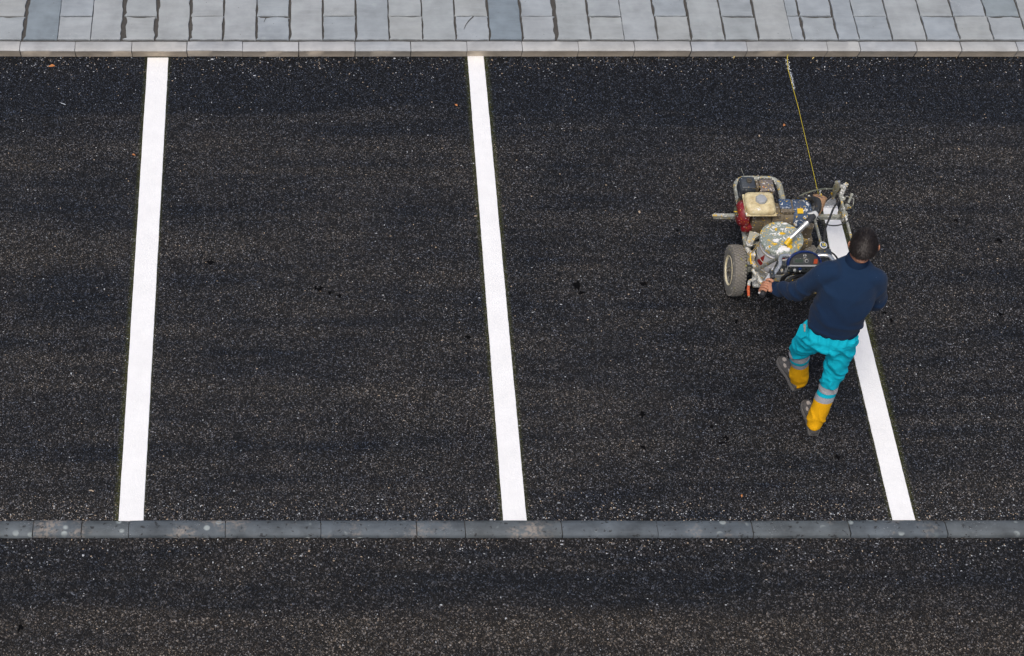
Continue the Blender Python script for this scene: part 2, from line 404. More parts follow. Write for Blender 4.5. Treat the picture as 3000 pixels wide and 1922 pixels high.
def kerb_run(name, joints, ref, prof, mats, label, gap, split):
    """prof = (y, z) polygon seen from the end; split = profile edges that get the second material"""
    b = MB(); xa, xb = joints[0], joints[-1]
    cy_ = sum(p[0] for p in prof) / len(prof)
    ins = [(cy_ + (y - cy_) * .72, min(z, max(p[1] for p in prof) - .018)) for y, z in prof]
    b.prism([(xa, y, z) for y, z in ins], (xb - xa, 0, 0)); root = tag(b.build(name, 'mortar', smooth=False), label, kind='structure')
    n = len(prof)
    for i in range(len(joints) - 1):
        x0, x1 = joints[i] + random.uniform(.3, 1) * gap, joints[i + 1] - random.uniform(.3, 1) * gap
        NS = 9; V = []; sd = i * 5.7
        dz = random.uniform(-.0015, .0015); dyy = random.uniform(-.002, .002)
        for k in range(NS):
            t = k / (NS - 1); x = x0 + (x1 - x0) * t
            for j, (y, z) in enumerate(prof):
                e = .003 if k in (0, NS - 1) else 0
                yy = y + dyy + .0022 * noise.noise(Vector((x * 9, j * 2.3, sd))); zz = z + dz + .0016 * noise.noise(Vector((x * 11, j * 3.1, sd + 9)))
                xx = x + (.003 * noise.noise(Vector((j * 1.7, sd, k * 9.))) if k in (0, NS - 1) else 0)
                V.append((xx, cy_ + (yy - cy_) * (1 - e * 4), zz - e * .6))
        mb = MB(); 
        mb.v = [Vector(v) for v in V]
        for k in range(NS - 1):
            for j in range(n):
                mb.f.append((k * n + j, k * n + (j + 1) % n, (k + 1) * n + (j + 1) % n, (k + 1) * n + j)); mb.mi.append(1 if j in split else 0)
        mb.f += [tuple(range(n))[::-1], tuple((NS - 1) * n + j for j in range(n))]; mb.mi += [0, 0]
        mb.build('kerb_stone', mats, root, angle=50)
    return root
kj = [-200, -70, 59, 220, 386, 548, 711, 875, 1040, 1203, 1368, 1530, 1695, 1859, 2024, 2188, 2423, 2519, 2684, 2815, 2979, 3143, 3306]
kj = [W(x, 133, KZ).x for x in kj]
prof = [(Y_face - .002, -.02), (Y_face, .0), (Y_front - .004, KZ - .010), (Y_front + .001, KZ - .004), (Y_front + .010, KZ - .0005), (Y_back - .003, KZ), (Y_back, KZ - .003), (Y_back, -.02)]
kerb_run('kerb', kj, 133, prof, [M['kerb_top'], M['kerb_face']], 'pale stone kerb edging the pavement', .005, {0, 1})
lj = [-190, -50, 98, 240, 378, 660, 940, 1220, 1361, 1644, 1924, 2202, 2485, 2769, 3050, 3330]
lj = [W(x, 1550).x for x in lj]
ya, yb = W(1500, 1527).y, W(1500, 1572, .015).y
prof = [(yb - .004, -.03), (yb - .003, .0), (yb + .001, .024), (yb + .012, .033), (ya - .035, .027), (ya - .004, .013), (ya, .008), (ya, -.03)]
kerb_run('flush_kerb', lj, 1550, prof, [M['low_kerb'], M['low_kerb']], 'slate grey stone kerb set between bays and lane', .0048, set())

# ------------------------------------------------------------------ painted lines
def painted_line(corners_l, corners_r, label, z=.004):
    """edges as photo pixels (2404 wide), top to bottom"""
    def run(pts):
        w = [W(x * K, y * K) for x, y in pts]; out = []
        for a, b_ in zip(w, w[1:]):
            n = max(2, int((a - b_).length / .03))
            out += [a.lerp(b_, i / n) for i in range(n)]
        return out + [w[-1]]
    L, Rr = run(corners_l), run(corners_r); n = min(len(L), len(Rr))
    L = [L[int(i * (len(L) - 1) / (n - 1))] for i in range(n)]; Rr = [Rr[int(i * (len(Rr) - 1) / (n - 1))] for i in range(n)]
    j = lambda p, s: Vector((p.x + .0015 * noise.noise(Vector((s, p.y * 6, 0))) + .0013 * noise.noise(Vector((s, p.y * 55, 3))), p.y, z))
    L = [j(p, 1.5) for p in L]; Rr = [j(p, 8.5) for p in Rr]
    V = L + Rr + [p - Vector((.002, 0, z - .0005)) for p in L] + [p + Vector((.002, 0, -z + .0005)) for p in Rr]
    F = [(i, i + 1, n + i + 1, n + i) for i in range(n - 1)] + [(i + 1, i, 2 * n + i, 2 * n + i + 1) for i in range(n - 1)] + [(n + i, n + i + 1, 3 * n + i + 1, 3 * n + i) for i in range(n - 1)]
    mb = MB(); mb.add(V, F)
    return tag(mb.build('painted_line', 'line', smooth=False), label, 'road marking', 'white bay lines')
painted_line([(347, 136), (279, 1224.5)], [(395, 136), (336, 1224.5)], 'leftmost white painted bay line on the asphalt')
painted_line([(1098, 132), (1182, 1223)], [(1135, 132), (1236, 1223)], 'middle white painted bay line, between the other two')
painted_line([(1931, 484), (1947, 578), (2003, 829), (2096, 1222)], [(1965, 484), (1992, 590), (2031, 757), (2148, 1222)], 'freshly sprayed white bay line running behind the worker and machine')

# ------------------------------------------------------------------ loose grit, chips, leaves
def grit():
    mb = MB()
    def chip(p, s, mi):
        a = random.uniform(0, 6.28); st = random.uniform(.6, 1.6)
        V = []
        for k in range(5):
            an = a + k * 1.257 + random.uniform(-.3, .3); V.append((p.x + math.cos(an) * s * st, p.y + math.sin(an) * s / st, .0005))
        V.append((p.x + random.uniform(-.3, .3) * s, p.y, s * .9))
        mb.add(V, [(k, (k + 1) % 5, 5) for k in range(5)], mi)
    for _ in range(9000):
        x = random.uniform(-2.6, 6.2); u = random.random()
        if u < .14: y = Y_face - abs(random.gauss(0, .12)) - .01
        elif u < .36: y = ya + abs(random.gauss(0, .10))
        elif u < .5: y = yb - .01 - abs(random.gauss(0, .12))
        else: y = random.uniform(4.9, Y_face)
        if yb - .012 < y < ya + .004 or y > Y_face - .005: continue
        if any(a - .01 < x < c + .01 for a, c in LINE_X): continue
        if 3.0 < x < 4.1 and 6.6 < y < 8.9: continue
        s = random.choice([.0022, .003, .003, .004, .005]) * random.uniform(.7, 1.25)
        if random.random() < .012: s *= 2
        chip(Vector((x, y, 0)), s, random.choices([0, 1, 2, 3], [3, 3, 3, 1])[0])
    ms = [m_plain('grit_pale', (.46, .48, .50), .6), m_plain('grit_tan', (.40, .31, .22), .7), m_plain('grit_dark', (.035, .037, .045), .5), m_plain('grit_grey', (.25, .27, .29), .6)]
    tag(mb.build('loose_grit', ms, smooth=False), 'loose pale and dark grit scattered over the asphalt', 'grit', kind='stuff')
grit()
M['leaf_orange'] = m_plain('leaf_orange', (.45, .17, .05), .7, vs=60, var=.5)
M['leaf_yellow'] = m_plain('leaf_yellow', (.50, .40, .16), .7, vs=60, var=.4)
M['feather'] = m_plain('feather_white', (.40, .44, .48), .7)
def leaf(px, py, ln, wd, ang, mat, label, name='fallen_leaf', cat='leaf', grp='fallen leaves'):
    c = W(px, py); mb = MB(); n = 7; V = []
    d = Vector((math.cos(ang), math.sin(ang), 0)); s = Vector((-d.y, d.x, 0))
    rr = random.Random(px)
    for i in range(n):
        t = i / (n - 1); w = wd * math.sin(math.pi * min(1, t * .93 + .05)) ** .7 * (1 + rr.uniform(-.2, .2)) * .5
        p = c + d * ln * (t - .5) + s * wd * .25 * math.sin(t * 2.6)
        V += [p - s * w + Vector((0, 0, .003 + .25 * w)), p + Vector((0, 0, .0015 + .006 * math.sin(t * 3))), p + s * w + Vector((0, 0, .003 + .45 * w))]
    F = [(3 * i + j, 3 * i + j + 1, 3 * i + j + 4, 3 * i + j + 3) for i in range(n - 1) for j in (0, 1)]
    o = len(V); V += [v - Vector((0, 0, .0009)) for v in V]; F += [tuple(reversed([k + o for k in f])) for f in F]
    mb.add(V, F); mb.tube([c - d * ln * .48 + Vector((0, 0, .004)), c - d * ln * .75 + Vector((0, 0, .003))], .0009, 5)
    tag(mb.build(name, mat, origin=c), label, cat, grp)
leaf(152, 195, .050, .022, .1, 'leaf_orange', 'curled orange leaf on the asphalt below the kerb, leftmost')
leaf(1336, 309, .026, .016, -.9, 'leaf_orange', 'small orange leaf beside the upper part of the middle line')
leaf(2298, 368, .022, .017, .5, 'leaf_orange', 'small orange leaf lying left of the yellow string')
leaf(392, 453, .024, .015, 2.4, 'leaf_orange', 'small orange leaf just left of the leftmost line')
leaf(2174, 1453, .022, .012, 1.2, 'leaf_orange', 'small reddish leaf near the lower kerb, left of the right line')
leaf(2151, 168, .024, .010, .8, 'leaf_yellow', 'pale yellow leaf against the kerb, left of the string end')
leaf(2383, 171, .026, .011, .7, 'leaf_yellow', 'pale yellow leaf against the kerb, right of the string end')
leaf(185, 305, .05, .007, -.5, 'feather', 'thin white feather on the asphalt in the upper left', 'feather', 'feather', None)

# ------------------------------------------------------------------ string line and paint smear
MX = 3.47; ORG = Vector((MX, 8.07, 0))
M['string'] = m_plain('string_yellow', (.60, .47, .015), .6)
M['smear'] = m_plain('smear_white', (.70, .74, .78), .6)
reel_c = q(1232, 425, .36)
s_end = q(1236, 318, .42)
b = MB(); a0 = W(2305, 168, .004); a0.y -= .006
b.tube([W(2309, 154, .04) + Vector((0, -.012, 0)), a0 + Vector((0, 0, .012)), W(2309, 205, .02), a0.lerp(s_end, .4), s_end], [.002, .003, .0026, .0018, .0018], 6)
tag(b.build('string_line', 'string', origin=a0), 'taut yellow guide string from the kerb to the machine', 'string')
b = MB(); rr = random.Random(3)
for _ in range(150):
    t = rr.random(); p = W(2302 + 26 * t + rr.gauss(0, 3.2 * (1.1 - t)), 168 + 92 * t + rr.gauss(0, 4))
    if p.y > Y_face - .008: continue
    s = rr.uniform(.0015, .0055); o = blob(p, s * .7, s, 6, .003, .5, rr.random()); b.add(o, [tuple(range(6))])
tag(b.build('paint_smear', 'smear', smooth=False), 'speckled white paint smear beside the string near the kerb', 'paint smear')

# ------------------------------------------------------------------ line striping machine
M['steel'] = m_worn('galvanised_steel', (.36, .37, .32), .5, .15, .40, .65, dirtcol=(.17, .15, .08))
M['steel_pale'] = m_worn('splashed_steel', (.50, .50, .46), .5, .15, .5, .5)
M['cream'] = m_worn('cream_enamel', (.72, .62, .37), .35, 0, .10, .8, dirtcol=(.28, .16, .04), scale=30)
M['rim'] = m_worn('rim_cream', (.82, .73, .50), .45, 0, .12, .4, dirtcol=(.45, .36, .16), yellow=(.5, .4, .12), scale=40)
M['red'] = m_worn('red_cover', (.26, .010, .018), .35, 0, .16, .7, dirtcol=(.12, .05, .03), scale=80)
M['black_plastic'] = m_worn('black_plastic', (.035, .042, .052), .45, 0, .08, .5, dirtcol=(.14, .15, .15), scale=60)
M['muffler'] = m_worn('muffler_shield', (.20, .17, .15), .55, .2, .36, .6, third=(.45, .16, .02), scale=60)
M['iron'] = m_worn('grimy_iron', (.15, .12, .08), .6, .1, .22, .7, dirtcol=(.20, .16, .09), third=(.55, .22, .01), scale=60)
M['blue'] = m_worn('blue_housing', (.05, .09, .17), .45, 0, .36, .75, dirtcol=(.11, .11, .10), scale=45)
M['blue_trim'] = m_worn('blue_trim', (.006, .025, .13), .35, 0, .02, .2, scale=80)
M['tyre'] = m_worn('dusty_tyre', (.17, .16, .14), .85, 0, .24, .8, dirtcol=(.24, .22, .18), white=(.46, .44, .38), yellow=(.38, .33, .12), scale=30)
M['tread'] = m_worn('dusty_tread', (.22, .205, .18), .9, 0, .20, .6, dirtcol=(.18, .165, .14), white=(.22, .21, .14), yellow=(.26, .24, .05), scale=22)
M['hub'] = m_worn('hub_iron', (.09, .08, .06), .5, .3, .1, .4)
M['pail'] = m_worn('pail_white', (.66, .66, .69), .35, 0, .04, .25, dirtcol=(.45, .42, .36), white=(.8, .8, .8), scale=45)
M['lid'] = m_worn('pail_lid', (.27, .31, .27), .5, 0, .46, .3, dirtcol=(.19, .22, .18), scale=48)
M['paint_white'] = m_plain('wet_white_paint', (.80, .80, .79), .3, vs=60, var=.08)
M['paint_yellow'] = m_plain('wet_yellow_paint', (.72, .44, .01), .35, vs=60, var=.25)
M['label_red'] = m_plain('label_red', (.30, .008, .012), .4)
M['label_grey'] = m_worn('label_grey', (.17, .17, .17), .45, 0, .05, .3)
M['chrome'] = m_worn('chrome', (.74, .73, .70), .25, .75, .12, .2, scale=70)
M['rubber'] = m_worn('black_hose', (.03, .031, .034), .42, 0, .10, .35, dirtcol=(.10, .10, .10), scale=50)
M['cable'] = m_worn('cable', (.035, .037, .033), .5, 0, .05, .3)
M['coil'] = m_worn('coiled_hose', (.014, .014, .015), .28, 0, .16, .2, white=(.62, .40, .03), yellow=(.70, .42, .01), scale=26)
M['olive'] = m_worn('olive_hose', (.17, .18, .13), .5, 0, .1, .4)
M['panel'] = m_plain('panel_black', (.022, .026, .028), .45, var=.4, vs=70)
M['panel_low'] = m_worn('panel_face', (.045, .055, .060), .5, 0, .07, .3, scale=90)
M['lcd'] = m_plain('lcd_glass', (.055, .075, .062), .12)
M['knob_grey'] = m_plain('knob_grey', (.33, .34, .34), .4)
M['print'] = m_plain('print_white', (.62, .62, .60), .6)
M['switch'] = m_plain('switch_red', (.38, .055, .015), .35, var=.3)
M['orange'] = m_worn('orange_grip', (.62, .10, .025), .5, 0, .12, .2)
M['tan'] = m_worn('tan_reel', (.46, .27, .15), .6, 0, .10, .3)
M['navyin'] = m_worn('navy_reel', (.015, .022, .11), .5, 0, .15, .2)
M['gauge_blue'] = m_plain('sticker_blue', (.01, .06, .17), .4)
M['gauge_yellow'] = m_plain('sticker_yellow', (.80, .62, .03), .5)
M['rope'] = m_plain('rope', (.30, .22, .10), .8)
def mat_spray():
    t = NT('paint_mist'); tr = t.n('BsdfTransparent'); mx = t.n('MixShader')
    t.b.inputs['Base Color'].default_value = (.74, .74, .74, 1); t.b.inputs['Roughness'].default_value = .9
    f = t.ramp(t.noise(120, 3), [(.3, .28), (.7, .42)])
    t.l(f, mx.inputs[0]); t.l(tr.outputs[0], mx.inputs[1]); t.l(t.b.outputs[0], mx.inputs[2])
    t.l(mx.outputs[0], t.t.nodes['Material Output'].inputs[0]); return t.m
M['mist'] = mat_spray()

mach = empty('line_striping_machine', ORG, 'paint-splashed line striping machine with petrol engine, pushed by the worker', 'striping machine')
def part(mb, name, mat, parent=mach, **kw): return mb.build(name, mat, parent, **kw)
V3 = Vector
# frame: flat loop of tube round the engine, open at the back
fz = .28; XL, XR = 3.312, 3.642
loop = [V3((3.300, 8.00, fz)), V3((XL, 8.40, fz)), V3((XL, 8.74, fz))]
for k in range(1, 6): a = math.pi - k * math.pi / 12; loop.append(V3((XL + .075 + .075 * math.cos(a), 8.785 + .085 * math.sin(a), fz)))
loop.append(V3((XL + .09, 8.872, fz))); loop.append(V3((XR - .09, 8.872, fz)))
for k in range(1, 6): a = math.pi / 2 - k * math.pi / 12; loop.append(V3((XR - .075 + .075 * math.cos(a), 8.785 + .085 * math.sin(a), fz)))
loop += [V3((XR, 8.74, fz)), V3((XR, 8.40, fz)), V3((3.645, 8.00, fz))]
b = MB(); b.tube(loop, .0215, 8)
b.box((MX, 8.02, fz), (.33, .03, .03)); b.box((MX, 8.24, fz), (.32, .03, .03)); part(b, 'frame', 'steel')
b = MB(); b.box((MX + .02, 8.45, fz + .021), (.25, .30, .008)); part(b, 'engine_deck', 'iron')
# crossbar carrying the gun arms
b = MB(); b.tube([(3.114, 8.535, .245), (4.072, 8.528, .245)], .021, 4); b.box((4.060, 8.555, .275), (.028, .05, .09)); b.tube([(4.055, 8.53, .25), (4.062, 8.60, .33)], .012, 6); part(b, 'crossbar', 'steel')
b = MB(); b.box((3.125, 8.53, .262), (.05, .018, .006)); b.box((3.165, 8.53, .262), (.035, .02, .008)); part(b, 'crossbar_clip', 'steel_pale')
# wheels
AX_Y, AX_Z, WR = 8.068, .190, .190
b = MB(); b.tube([(3.20, AX_Y, AX_Z), (3.78, AX_Y, AX_Z)], .013, 8); b.box((3.30, AX_Y, .235), (.02, .07, .10)); b.box((3.645, AX_Y, .235), (.02, .07, .10)); part(b, 'axle', 'steel')
def wheel(xc, side):
    hw = .048; prof = []
    for a_, r_ in [(-hw * .80, .104), (-hw * .93, .112), (-hw, .135), (-hw * .98, .160), (-hw * .80, .177), (-hw * .45, .1835), (0, .185), (hw * .45, .1835), (hw * .80, .177), (hw * .98, .160), (hw, .135), (hw * .93, .112), (hw * .80, .104)]: prof.append((a_, r_))
    b = MB(); b.lathe((xc, AX_Y, AX_Z), (1, 0, 0), prof, 44)
    w = part(b, 'wheel', 'tyre')
    b = MB(); nb = 46
    for row in range(5):
        x0 = -.034 + row * .017
        rad = .1845 - abs(row - 2) ** 2 * .0009
        for k in range(nb):
            a = 2 * math.pi * (k + (.5 if row % 2 else 0)) / nb; d = 2 * math.pi / nb * .33; sh = .004 if k % 2 else -.004
            V = []
            for rr in (rad - .006, rad + .0055):
                for (xx, aa) in ((x0 - .0068 + sh * .5, a - d), (x0 + .0068 + sh * .5, a - d * .6), (x0 + .0068 - sh * .5, a + d), (x0 - .0068 - sh * .5, a + d * .6)):
                    V.append((xc + xx, AX_Y + math.cos(aa) * rr, AX_Z + math.sin(aa) * rr))
            b.add(V, [(4, 5, 6, 7), (0, 1, 5, 4), (1, 2, 6, 5), (2, 3, 7, 6), (3, 0, 4, 7)])
    part(b, 'tread', 'tread', w, smooth=False)
    b = MB(); s = side
    b.lathe((xc, AX_Y, AX_Z), (s, 0, 0), [(-.03, .105), (.040, .105), (.046, .112), (.049, .110), (.046, .104), (.034, .095), (.026, .06), (.028, .03), (.028, 0)], 40); part(b, 'rim', 'rim', w)
    b = MB(); b.lathe((xc, AX_Y, AX_Z), (s, 0, 0), [(.02, .024), (.045, .024), (.050, .020), (.050, .014), (.060, .013), (.062, 0)], 12); part(b, 'hub', 'hub', w)
    b = MB(); b.tube([(xc + s * .025, AX_Y - .050, AX_Z - .018), (xc + s * .046, AX_Y - .056, AX_Z - .016)], .006, 8); part(b, 'valve', 'hub', w)
wheel(3.217, -1); wheel(3.742, 1)
b = MB(); b.lathe((MX, 8.78, .095), (1, 0, 0), [(-.022, .05), (-.025, .08), (-.015, .095), (.015, .095), (.025, .08), (.022, .05)], 28); cw = part(b, 'caster_wheel', 'tyre')
b = MB(); b.box((MX - .034, 8.77, .17), (.008, .04, .19)); b.box((MX + .034, 8.77, .17), (.008, .04, .19)); b.box((MX, 8.77, .262), (.09, .05, .012)); part(b, 'caster_fork', 'steel', cw)

# engine
EX = 3.345
eng = part(MB().box((EX + .045, 8.375, .385), (.15, .18, .19), bevel=.02).box((EX + .02, 8.52, .40), (.17, .13, .17), bevel=.02).lathe((EX + .06, 8.36, .40), (1, 0, 0), [(0, .10), (.06, .10), (.065, .09)], 26), 'engine', 'iron')
for k in range(6):
    part(MB().box((EX + .02, 8.50 + .0, .36 + k * .022), (.19, .16, .006)), 'cooling_fin', 'iron', eng)
tb = MB(); TX = EX + .010; tb.box((TX, 8.352, .600), (.214, .196, .086), bevel=.038, seg=5); tb.box((TX, 8.352, .588), (.221, .203, .010), bevel=.004)
tb.box((TX + .002, 8.306, .6435), (.150, .010, .005), bevel=.0022); tank = part(tb, 'fuel_tank', 'cream', eng)
cc = q(628, 370, .662)
b = MB(); b.lathe((cc.x, cc.y, .632), (0, 0, 1), [(0, .040), (.022, .041), (.030, .036), (.032, .030), (.033, 0)], 32, wob=lambda a: 1 + .045 * math.cos(a * 7)); part(b, 'fuel_cap', M['knob_grey'], eng)
ac = q(478, 215, .60)
b = MB(); b.box((ac.x, ac.y, .555), (.118, .125, .115), bevel=.022, seg=3); b.box((ac.x, ac.y, .605), (.104, .112, .03), bevel=.012, seg=3); air = part(b, 'air_cleaner', 'black_plastic', eng)
b = MB(); b.lathe((ac.x + .008, ac.y + .010, .615), (0, 0, 1), [(0, .020), (.014, .019), (.016, .010), (.022, .009), (.024, 0)], 14, wob=lambda a: 1 + .12 * math.cos(a * 4)); part(b, 'wing_nut', 'hub', eng)
b = MB(); b.tube([(ac.x - .02, ac.y + .05, .62), (ac.x - .045, ac.y + .10, .66)], .0013, 5); part(b, 'wire', 'steel', eng)
b = MB(); b.box((ac.x + .070, ac.y - .005, .55), (.022, .07, .11), bevel=.005); part(b, 'intake_elbow', 'iron', eng)
mc = q(682, 225, .58)
b = MB(); b.box((mc.x, mc.y, .535), (.112, .118, .10), bevel=.018, seg=3); muf = part(b, 'muffler', 'muffler', eng)
def slot(c, size, name): part(MB().box(c, size), name, M['tar'], eng)
for k in range(9):
    t = -.042 + k * .0105
    slot((mc.x - .0545, mc.y + t, .568), (.008, .0045, .022), 'muffler_slot'); slot((mc.x + .0545, mc.y + t, .568), (.008, .0045, .022), 'muffler_slot')
    if 2 < k < 7: slot((mc.x + t, mc.y - .0575, .560), (.005, .008, .030), 'muffler_slot')
    slot((mc.x + t, mc.y + .055, .580), (.0045, .012, .009), 'muffler_slot')
b = MB(); b.box((mc.x, mc.y, .47), (.09, .09, .06), bevel=.01); part(b, 'exhaust_guard', 'iron', eng)
# recoil starter (left side)
rc = V3((3.232, 8.372, .475))
b = MB(); b.lathe((3.290, rc.y, rc.z), (-1, 0, 0), [(0, .098), (.035, .098), (.058, .088), (.070, .070), (.074, .045), (.074, 0)], 10); b.box((3.295, 8.315, .395), (.08, .07, .075), bevel=.02)
rec = part(b, 'recoil_starter', 'red', eng)
for k in range(14):
    a = 2 * math.pi * k / 14 + .2; u = V3((0, math.cos(a), math.sin(a)))
    if k % 7 < 5: part(MB().tube([V3((3.225, rc.y, rc.z)) + u * .066, V3((3.239, rc.y, rc.z)) + u * .084], .0045, 5), 'starter_slot', M['tar'], eng)
b = MB(); b.tube([(3.208, rc.y - .045, rc.z + .030), (3.200, rc.y - .012, rc.z + .034), (3.208, rc.y + .035, rc.z + .032)], [.007, .013, .008], 8); b.tube([(3.203, rc.y, rc.z + .03), (3.23, rc.y, rc.z + .03)], .006, 6); part(b, 'pull_handle', m_worn('pull_grip', (.05, .06, .035), .5, 0, .3, .4), eng)
# wires and small fittings under the tank
fit = [((590, 560, .47), (600, 620, .42), (560, 680, .36)), ((640, 570, .46), (655, 640, .40), (610, 700, .34)), ((600, 680, .36), (560, 720, .33), (600, 760, .32)), ((690, 580, .46), (700, 650, .40), (640, 690, .36))]
for f_ in fit: part(MB().tube(smooth_path([q(*p) for p in f_]), .0035, 6), 'control_wire', 'rope', eng)
c_ = q(620, 605, .44); part(MB().box(c_, (.045, .04, .05), bevel=.008).box(c_ + V3((.05, .0, -.02)), (.04, .05, .06), bevel=.01), 'carburettor', m_worn('tan_iron', (.26, .20, .11), .55, .1, .2, .5), eng)
# clutch housing and blue motor (right of the engine)
MY, MZ = 8.345, .47
b = MB(); b.lathe((3.455, MY, MZ), (1, 0, 0), [(0, .085), (.02, .100), (.075, .098), (.082, .090), (.15, .092), (.155, .085)], 30); b.box((3.555, MY + .01, MZ + .095), (.10, .12, .035), bevel=.010); b.box((3.49, MY - .05, MZ + .07), (.03, .05, .05), bevel=.006)
mot = part(b, 'clutch_housing', 'iron')
b = MB(); b.lathe((3.600, MY + .005, MZ + .005), (1, 0, 0), [(0, .108), (.01, .118), (.105, .118), (.135, .100), (.14, .085)], 12); part(b, 'motor', 'blue')
b = MB(); b.box((3.545, MY + .025, MZ + .107), (.085, .09, .022), bevel=.006); b.box((3.55, MY + .03, MZ + .119), (.05, .055, .006), bevel=.002); part(b, 'terminal_box', 'blue', mot)
b = MB(); b.prism([(3.622, MY - .062, MZ + .107), (3.664, MY - .062, MZ + .107), (3.664, MY - .026, MZ + .119), (3.622, MY - .026, MZ + .119)], (0, 0, .004)); part(b, 'yellow_paint_patch', 'paint_yellow', mot)
b = MB(); b.tube(smooth_path([q(975, 560, .52), q(985, 600, .49), q(978, 640, .45), q(985, 680, .40)]), .004, 6); part(b, 'orange_wire', m_plain('wire_orange', (.65, .25, .02), .5), mot)
# pump stand-in between motor and hose, cast arm with bolt
b = MB(); b.box((3.70, 8.19, .36), (.09, .10, .16), bevel=.015); b.tube([(3.70, 8.19, .30), (3.70, 8.19, .56)], .03, 12); part(b, 'pump', 'iron')
arm = [q(500, 720, .40), q(600, 745, .40), q(612, 765, .40), q(560, 800, .385), q(530, 860, .37), q(520, 890, .36), q(470, 890, .36), q(465, 840, .37), q(485, 780, .385)]
part(MB().prism(arm, (0, 0, -.035)), 'support_arm', 'steel')
bc = q(497, 862, .375); part(MB().lathe(bc, (0, 0, 1), [(0, .026), (.008, .026), (.010, .017), (.02, .016), (.023, 0)], 16), 'bolt', 'steel_pale')
part(MB().tube([q(470, 900, .34), q(520, 1000, .32), q(540, 1080, .30)], .018, 8), 'side_strut', 'steel_pale')

# bucket holder: band and platform
BX, BY = 3.462, 8.035
b = MB(); b.lathe((BX, BY - .004, .30), (0, 0, 1), [(0, .152), (.075, .154), (.075, .149), (0, .147), (0, .152)], 40); b.box((MX, 8.03, .225), (.30, .27, .012)); b.box((3.33, 8.0, .25), (.02, .05, .06)); b.box((3.60, 8.0, .25), (.02, .05, .06)); part(b, 'bucket_holder', 'steel_pale')
# handlebar
hz = .965
gl0, gl1 = q(812, 1055, hz), q(632, 1415, .94)
gr0 = V3((2 * MX - gl0.x + .005, gl0.y, hz)); gr1 = V3((2 * MX - gl1.x, gl1.y, .94))
crossY = 7.600
path = smooth_path([gl1, gl1.lerp(gl0, .45), gl0 + V3((0, -.03, 0)), gl0 + V3((.012, .022, 0)), V3((gl0.x + .045, crossY, hz - .012)), V3((MX, crossY + .005, hz - .03)), V3((gr0.x - .045, crossY, hz - .012)), gr0 + V3((-.012, .022, 0)), gr0 + V3((0, -.03, 0)), gr1.lerp(gr0, .45), gr1], 6)
b = MB(); b.tube(path, .0145, 12); hb = part(b, 'handlebar', 'chrome')
for g0, g1 in ((gl0, gl1), (gr0, gr1)):
    part(MB().tube([g0.lerp(g1, .58), g0.lerp(g1, 1.02)], .018, 12), 'grip', 'rubber', hb)
l0, l1 = q(765, 1115, .985), q(600, 1400, .928); d = (l1 - l0).normalized(); sd_ = d.cross(V3((0, 0, 1))).normalized() * .011
b = MB(); b.prism([l0 - sd_ * .5, l0 + sd_ * .8, l0.lerp(l1, .45) + sd_ * 1.3, l1 + sd_ * .8, l1 - sd_ * .8, l0.lerp(l1, .45) - sd_], (0, 0, .006)); part(b, 'trigger_lever', 'chrome', hb)
part(MB().tube(smooth_path([q(800, 1040, .99), q(760, 1130, 1.01), q(725, 1230, .99), q(690, 1290, .97)]), .0045, 6), 'brake_cable', 'cable', hb)
part(MB().box(q(742, 1190, .985), (.03, .06, .03), bevel=.006), 'lever_mount', 'black_plastic', hb)
for sx_ in (-1, 1):
    part(MB().tube(smooth_path([(MX + sx_ * .165, 8.0, .29), (MX + sx_ * .165, 7.90, .42), (MX + sx_ * .155, crossY + .05, .86), (MX + sx_ * .15, crossY, hz - .01)]), .0135, 10), 'upright', 'steel', hb)
# control panel
PYb, PZb = 7.545, .918; PYt, PZt = 7.622, .988
uv = V3((0, PYt - PYb, PZt - PZb)); UL = uv.length; uv.normalize(); un = V3((1, 0, 0)).cross(uv).normalized()
if un.y > 0: un = -un
PX = 3.470
def pu(u, v, h=0.0): return V3((PX + u, PYb, PZb)) + uv * v + un * h
arch = [(-.100, 0), (-.100, .022), (-.088, .048), (-.060, .072), (-.030, .083), (0, .086), (.030, .083), (.060, .072), (.088, .048), (.100, .022), (.100, 0)]
b = MB(); b.prism([pu(u, v, 0) for u, v in arch], -un * .05); pan = part(b, 'control_panel', 'panel')
b = MB(); b.tube(smooth_path([pu(u * 1.10, v * 1.08 - .002, -.012) for u, v in arch], 3), [(.026, .009)] * 31, 10, up=tuple(un)); part(b, 'panel_trim', 'blue_trim', pan)
b = MB(); b.box((PX, PYb + .016, PZb - .036), (.215, .045, .066), bevel=.004); b.box((PX - .150, PYb + .022, PZb - .036), (.060, .04, .062), bevel=.005); part(b, 'lower_panel', 'panel_low', pan)
b = MB(); b.box((PX, PYb - .006, PZb - .0005), (.218, .012, .005)); b.box((PX - .112, PYb - .004, PZb - .036), (.005, .012, .066)); b.box((PX + .112, PYb - .004, PZb - .036), (.005, .012, .066)); part(b, 'panel_edge', 'knob_grey', pan)
def pbox(u0, u1, v0, v1, h, name, mat):
    b = MB(); b.prism([pu(u0, v0, -.002), pu(u1, v0, -.002), pu(u1, v1, -.002), pu(u0, v1, -.002)], un * (h + .002)); return part(b, name, mat, pan)
pbox(-.078, .032, .012, .046, .0012, 'display_bezel', 'panel_low')
pbox(-.068, -.012, .018, .040, .0026, 'display', 'lcd')
b = MB(); b.lathe(pu(.012, .029, .001), un, [(0, .012), (.004, .012), (.004, .009), (.0055, .009), (.006, 0)], 20); part(b, 'dial', 'knob_grey', pan)
b = MB(); b.lathe(pu(.012, .029, .001), un, [(0, .0085), (.0075, .0082), (.008, 0)], 20); part(b, 'dial_face', 'panel', pan)
b = MB(); b.prism([pu(.060, .010, 0), pu(.084, .010, 0), pu(.086, .042, 0), pu(.063, .042, 0)], un * .008); part(b, 'rocker_switch', 'switch', pan)
b = MB()
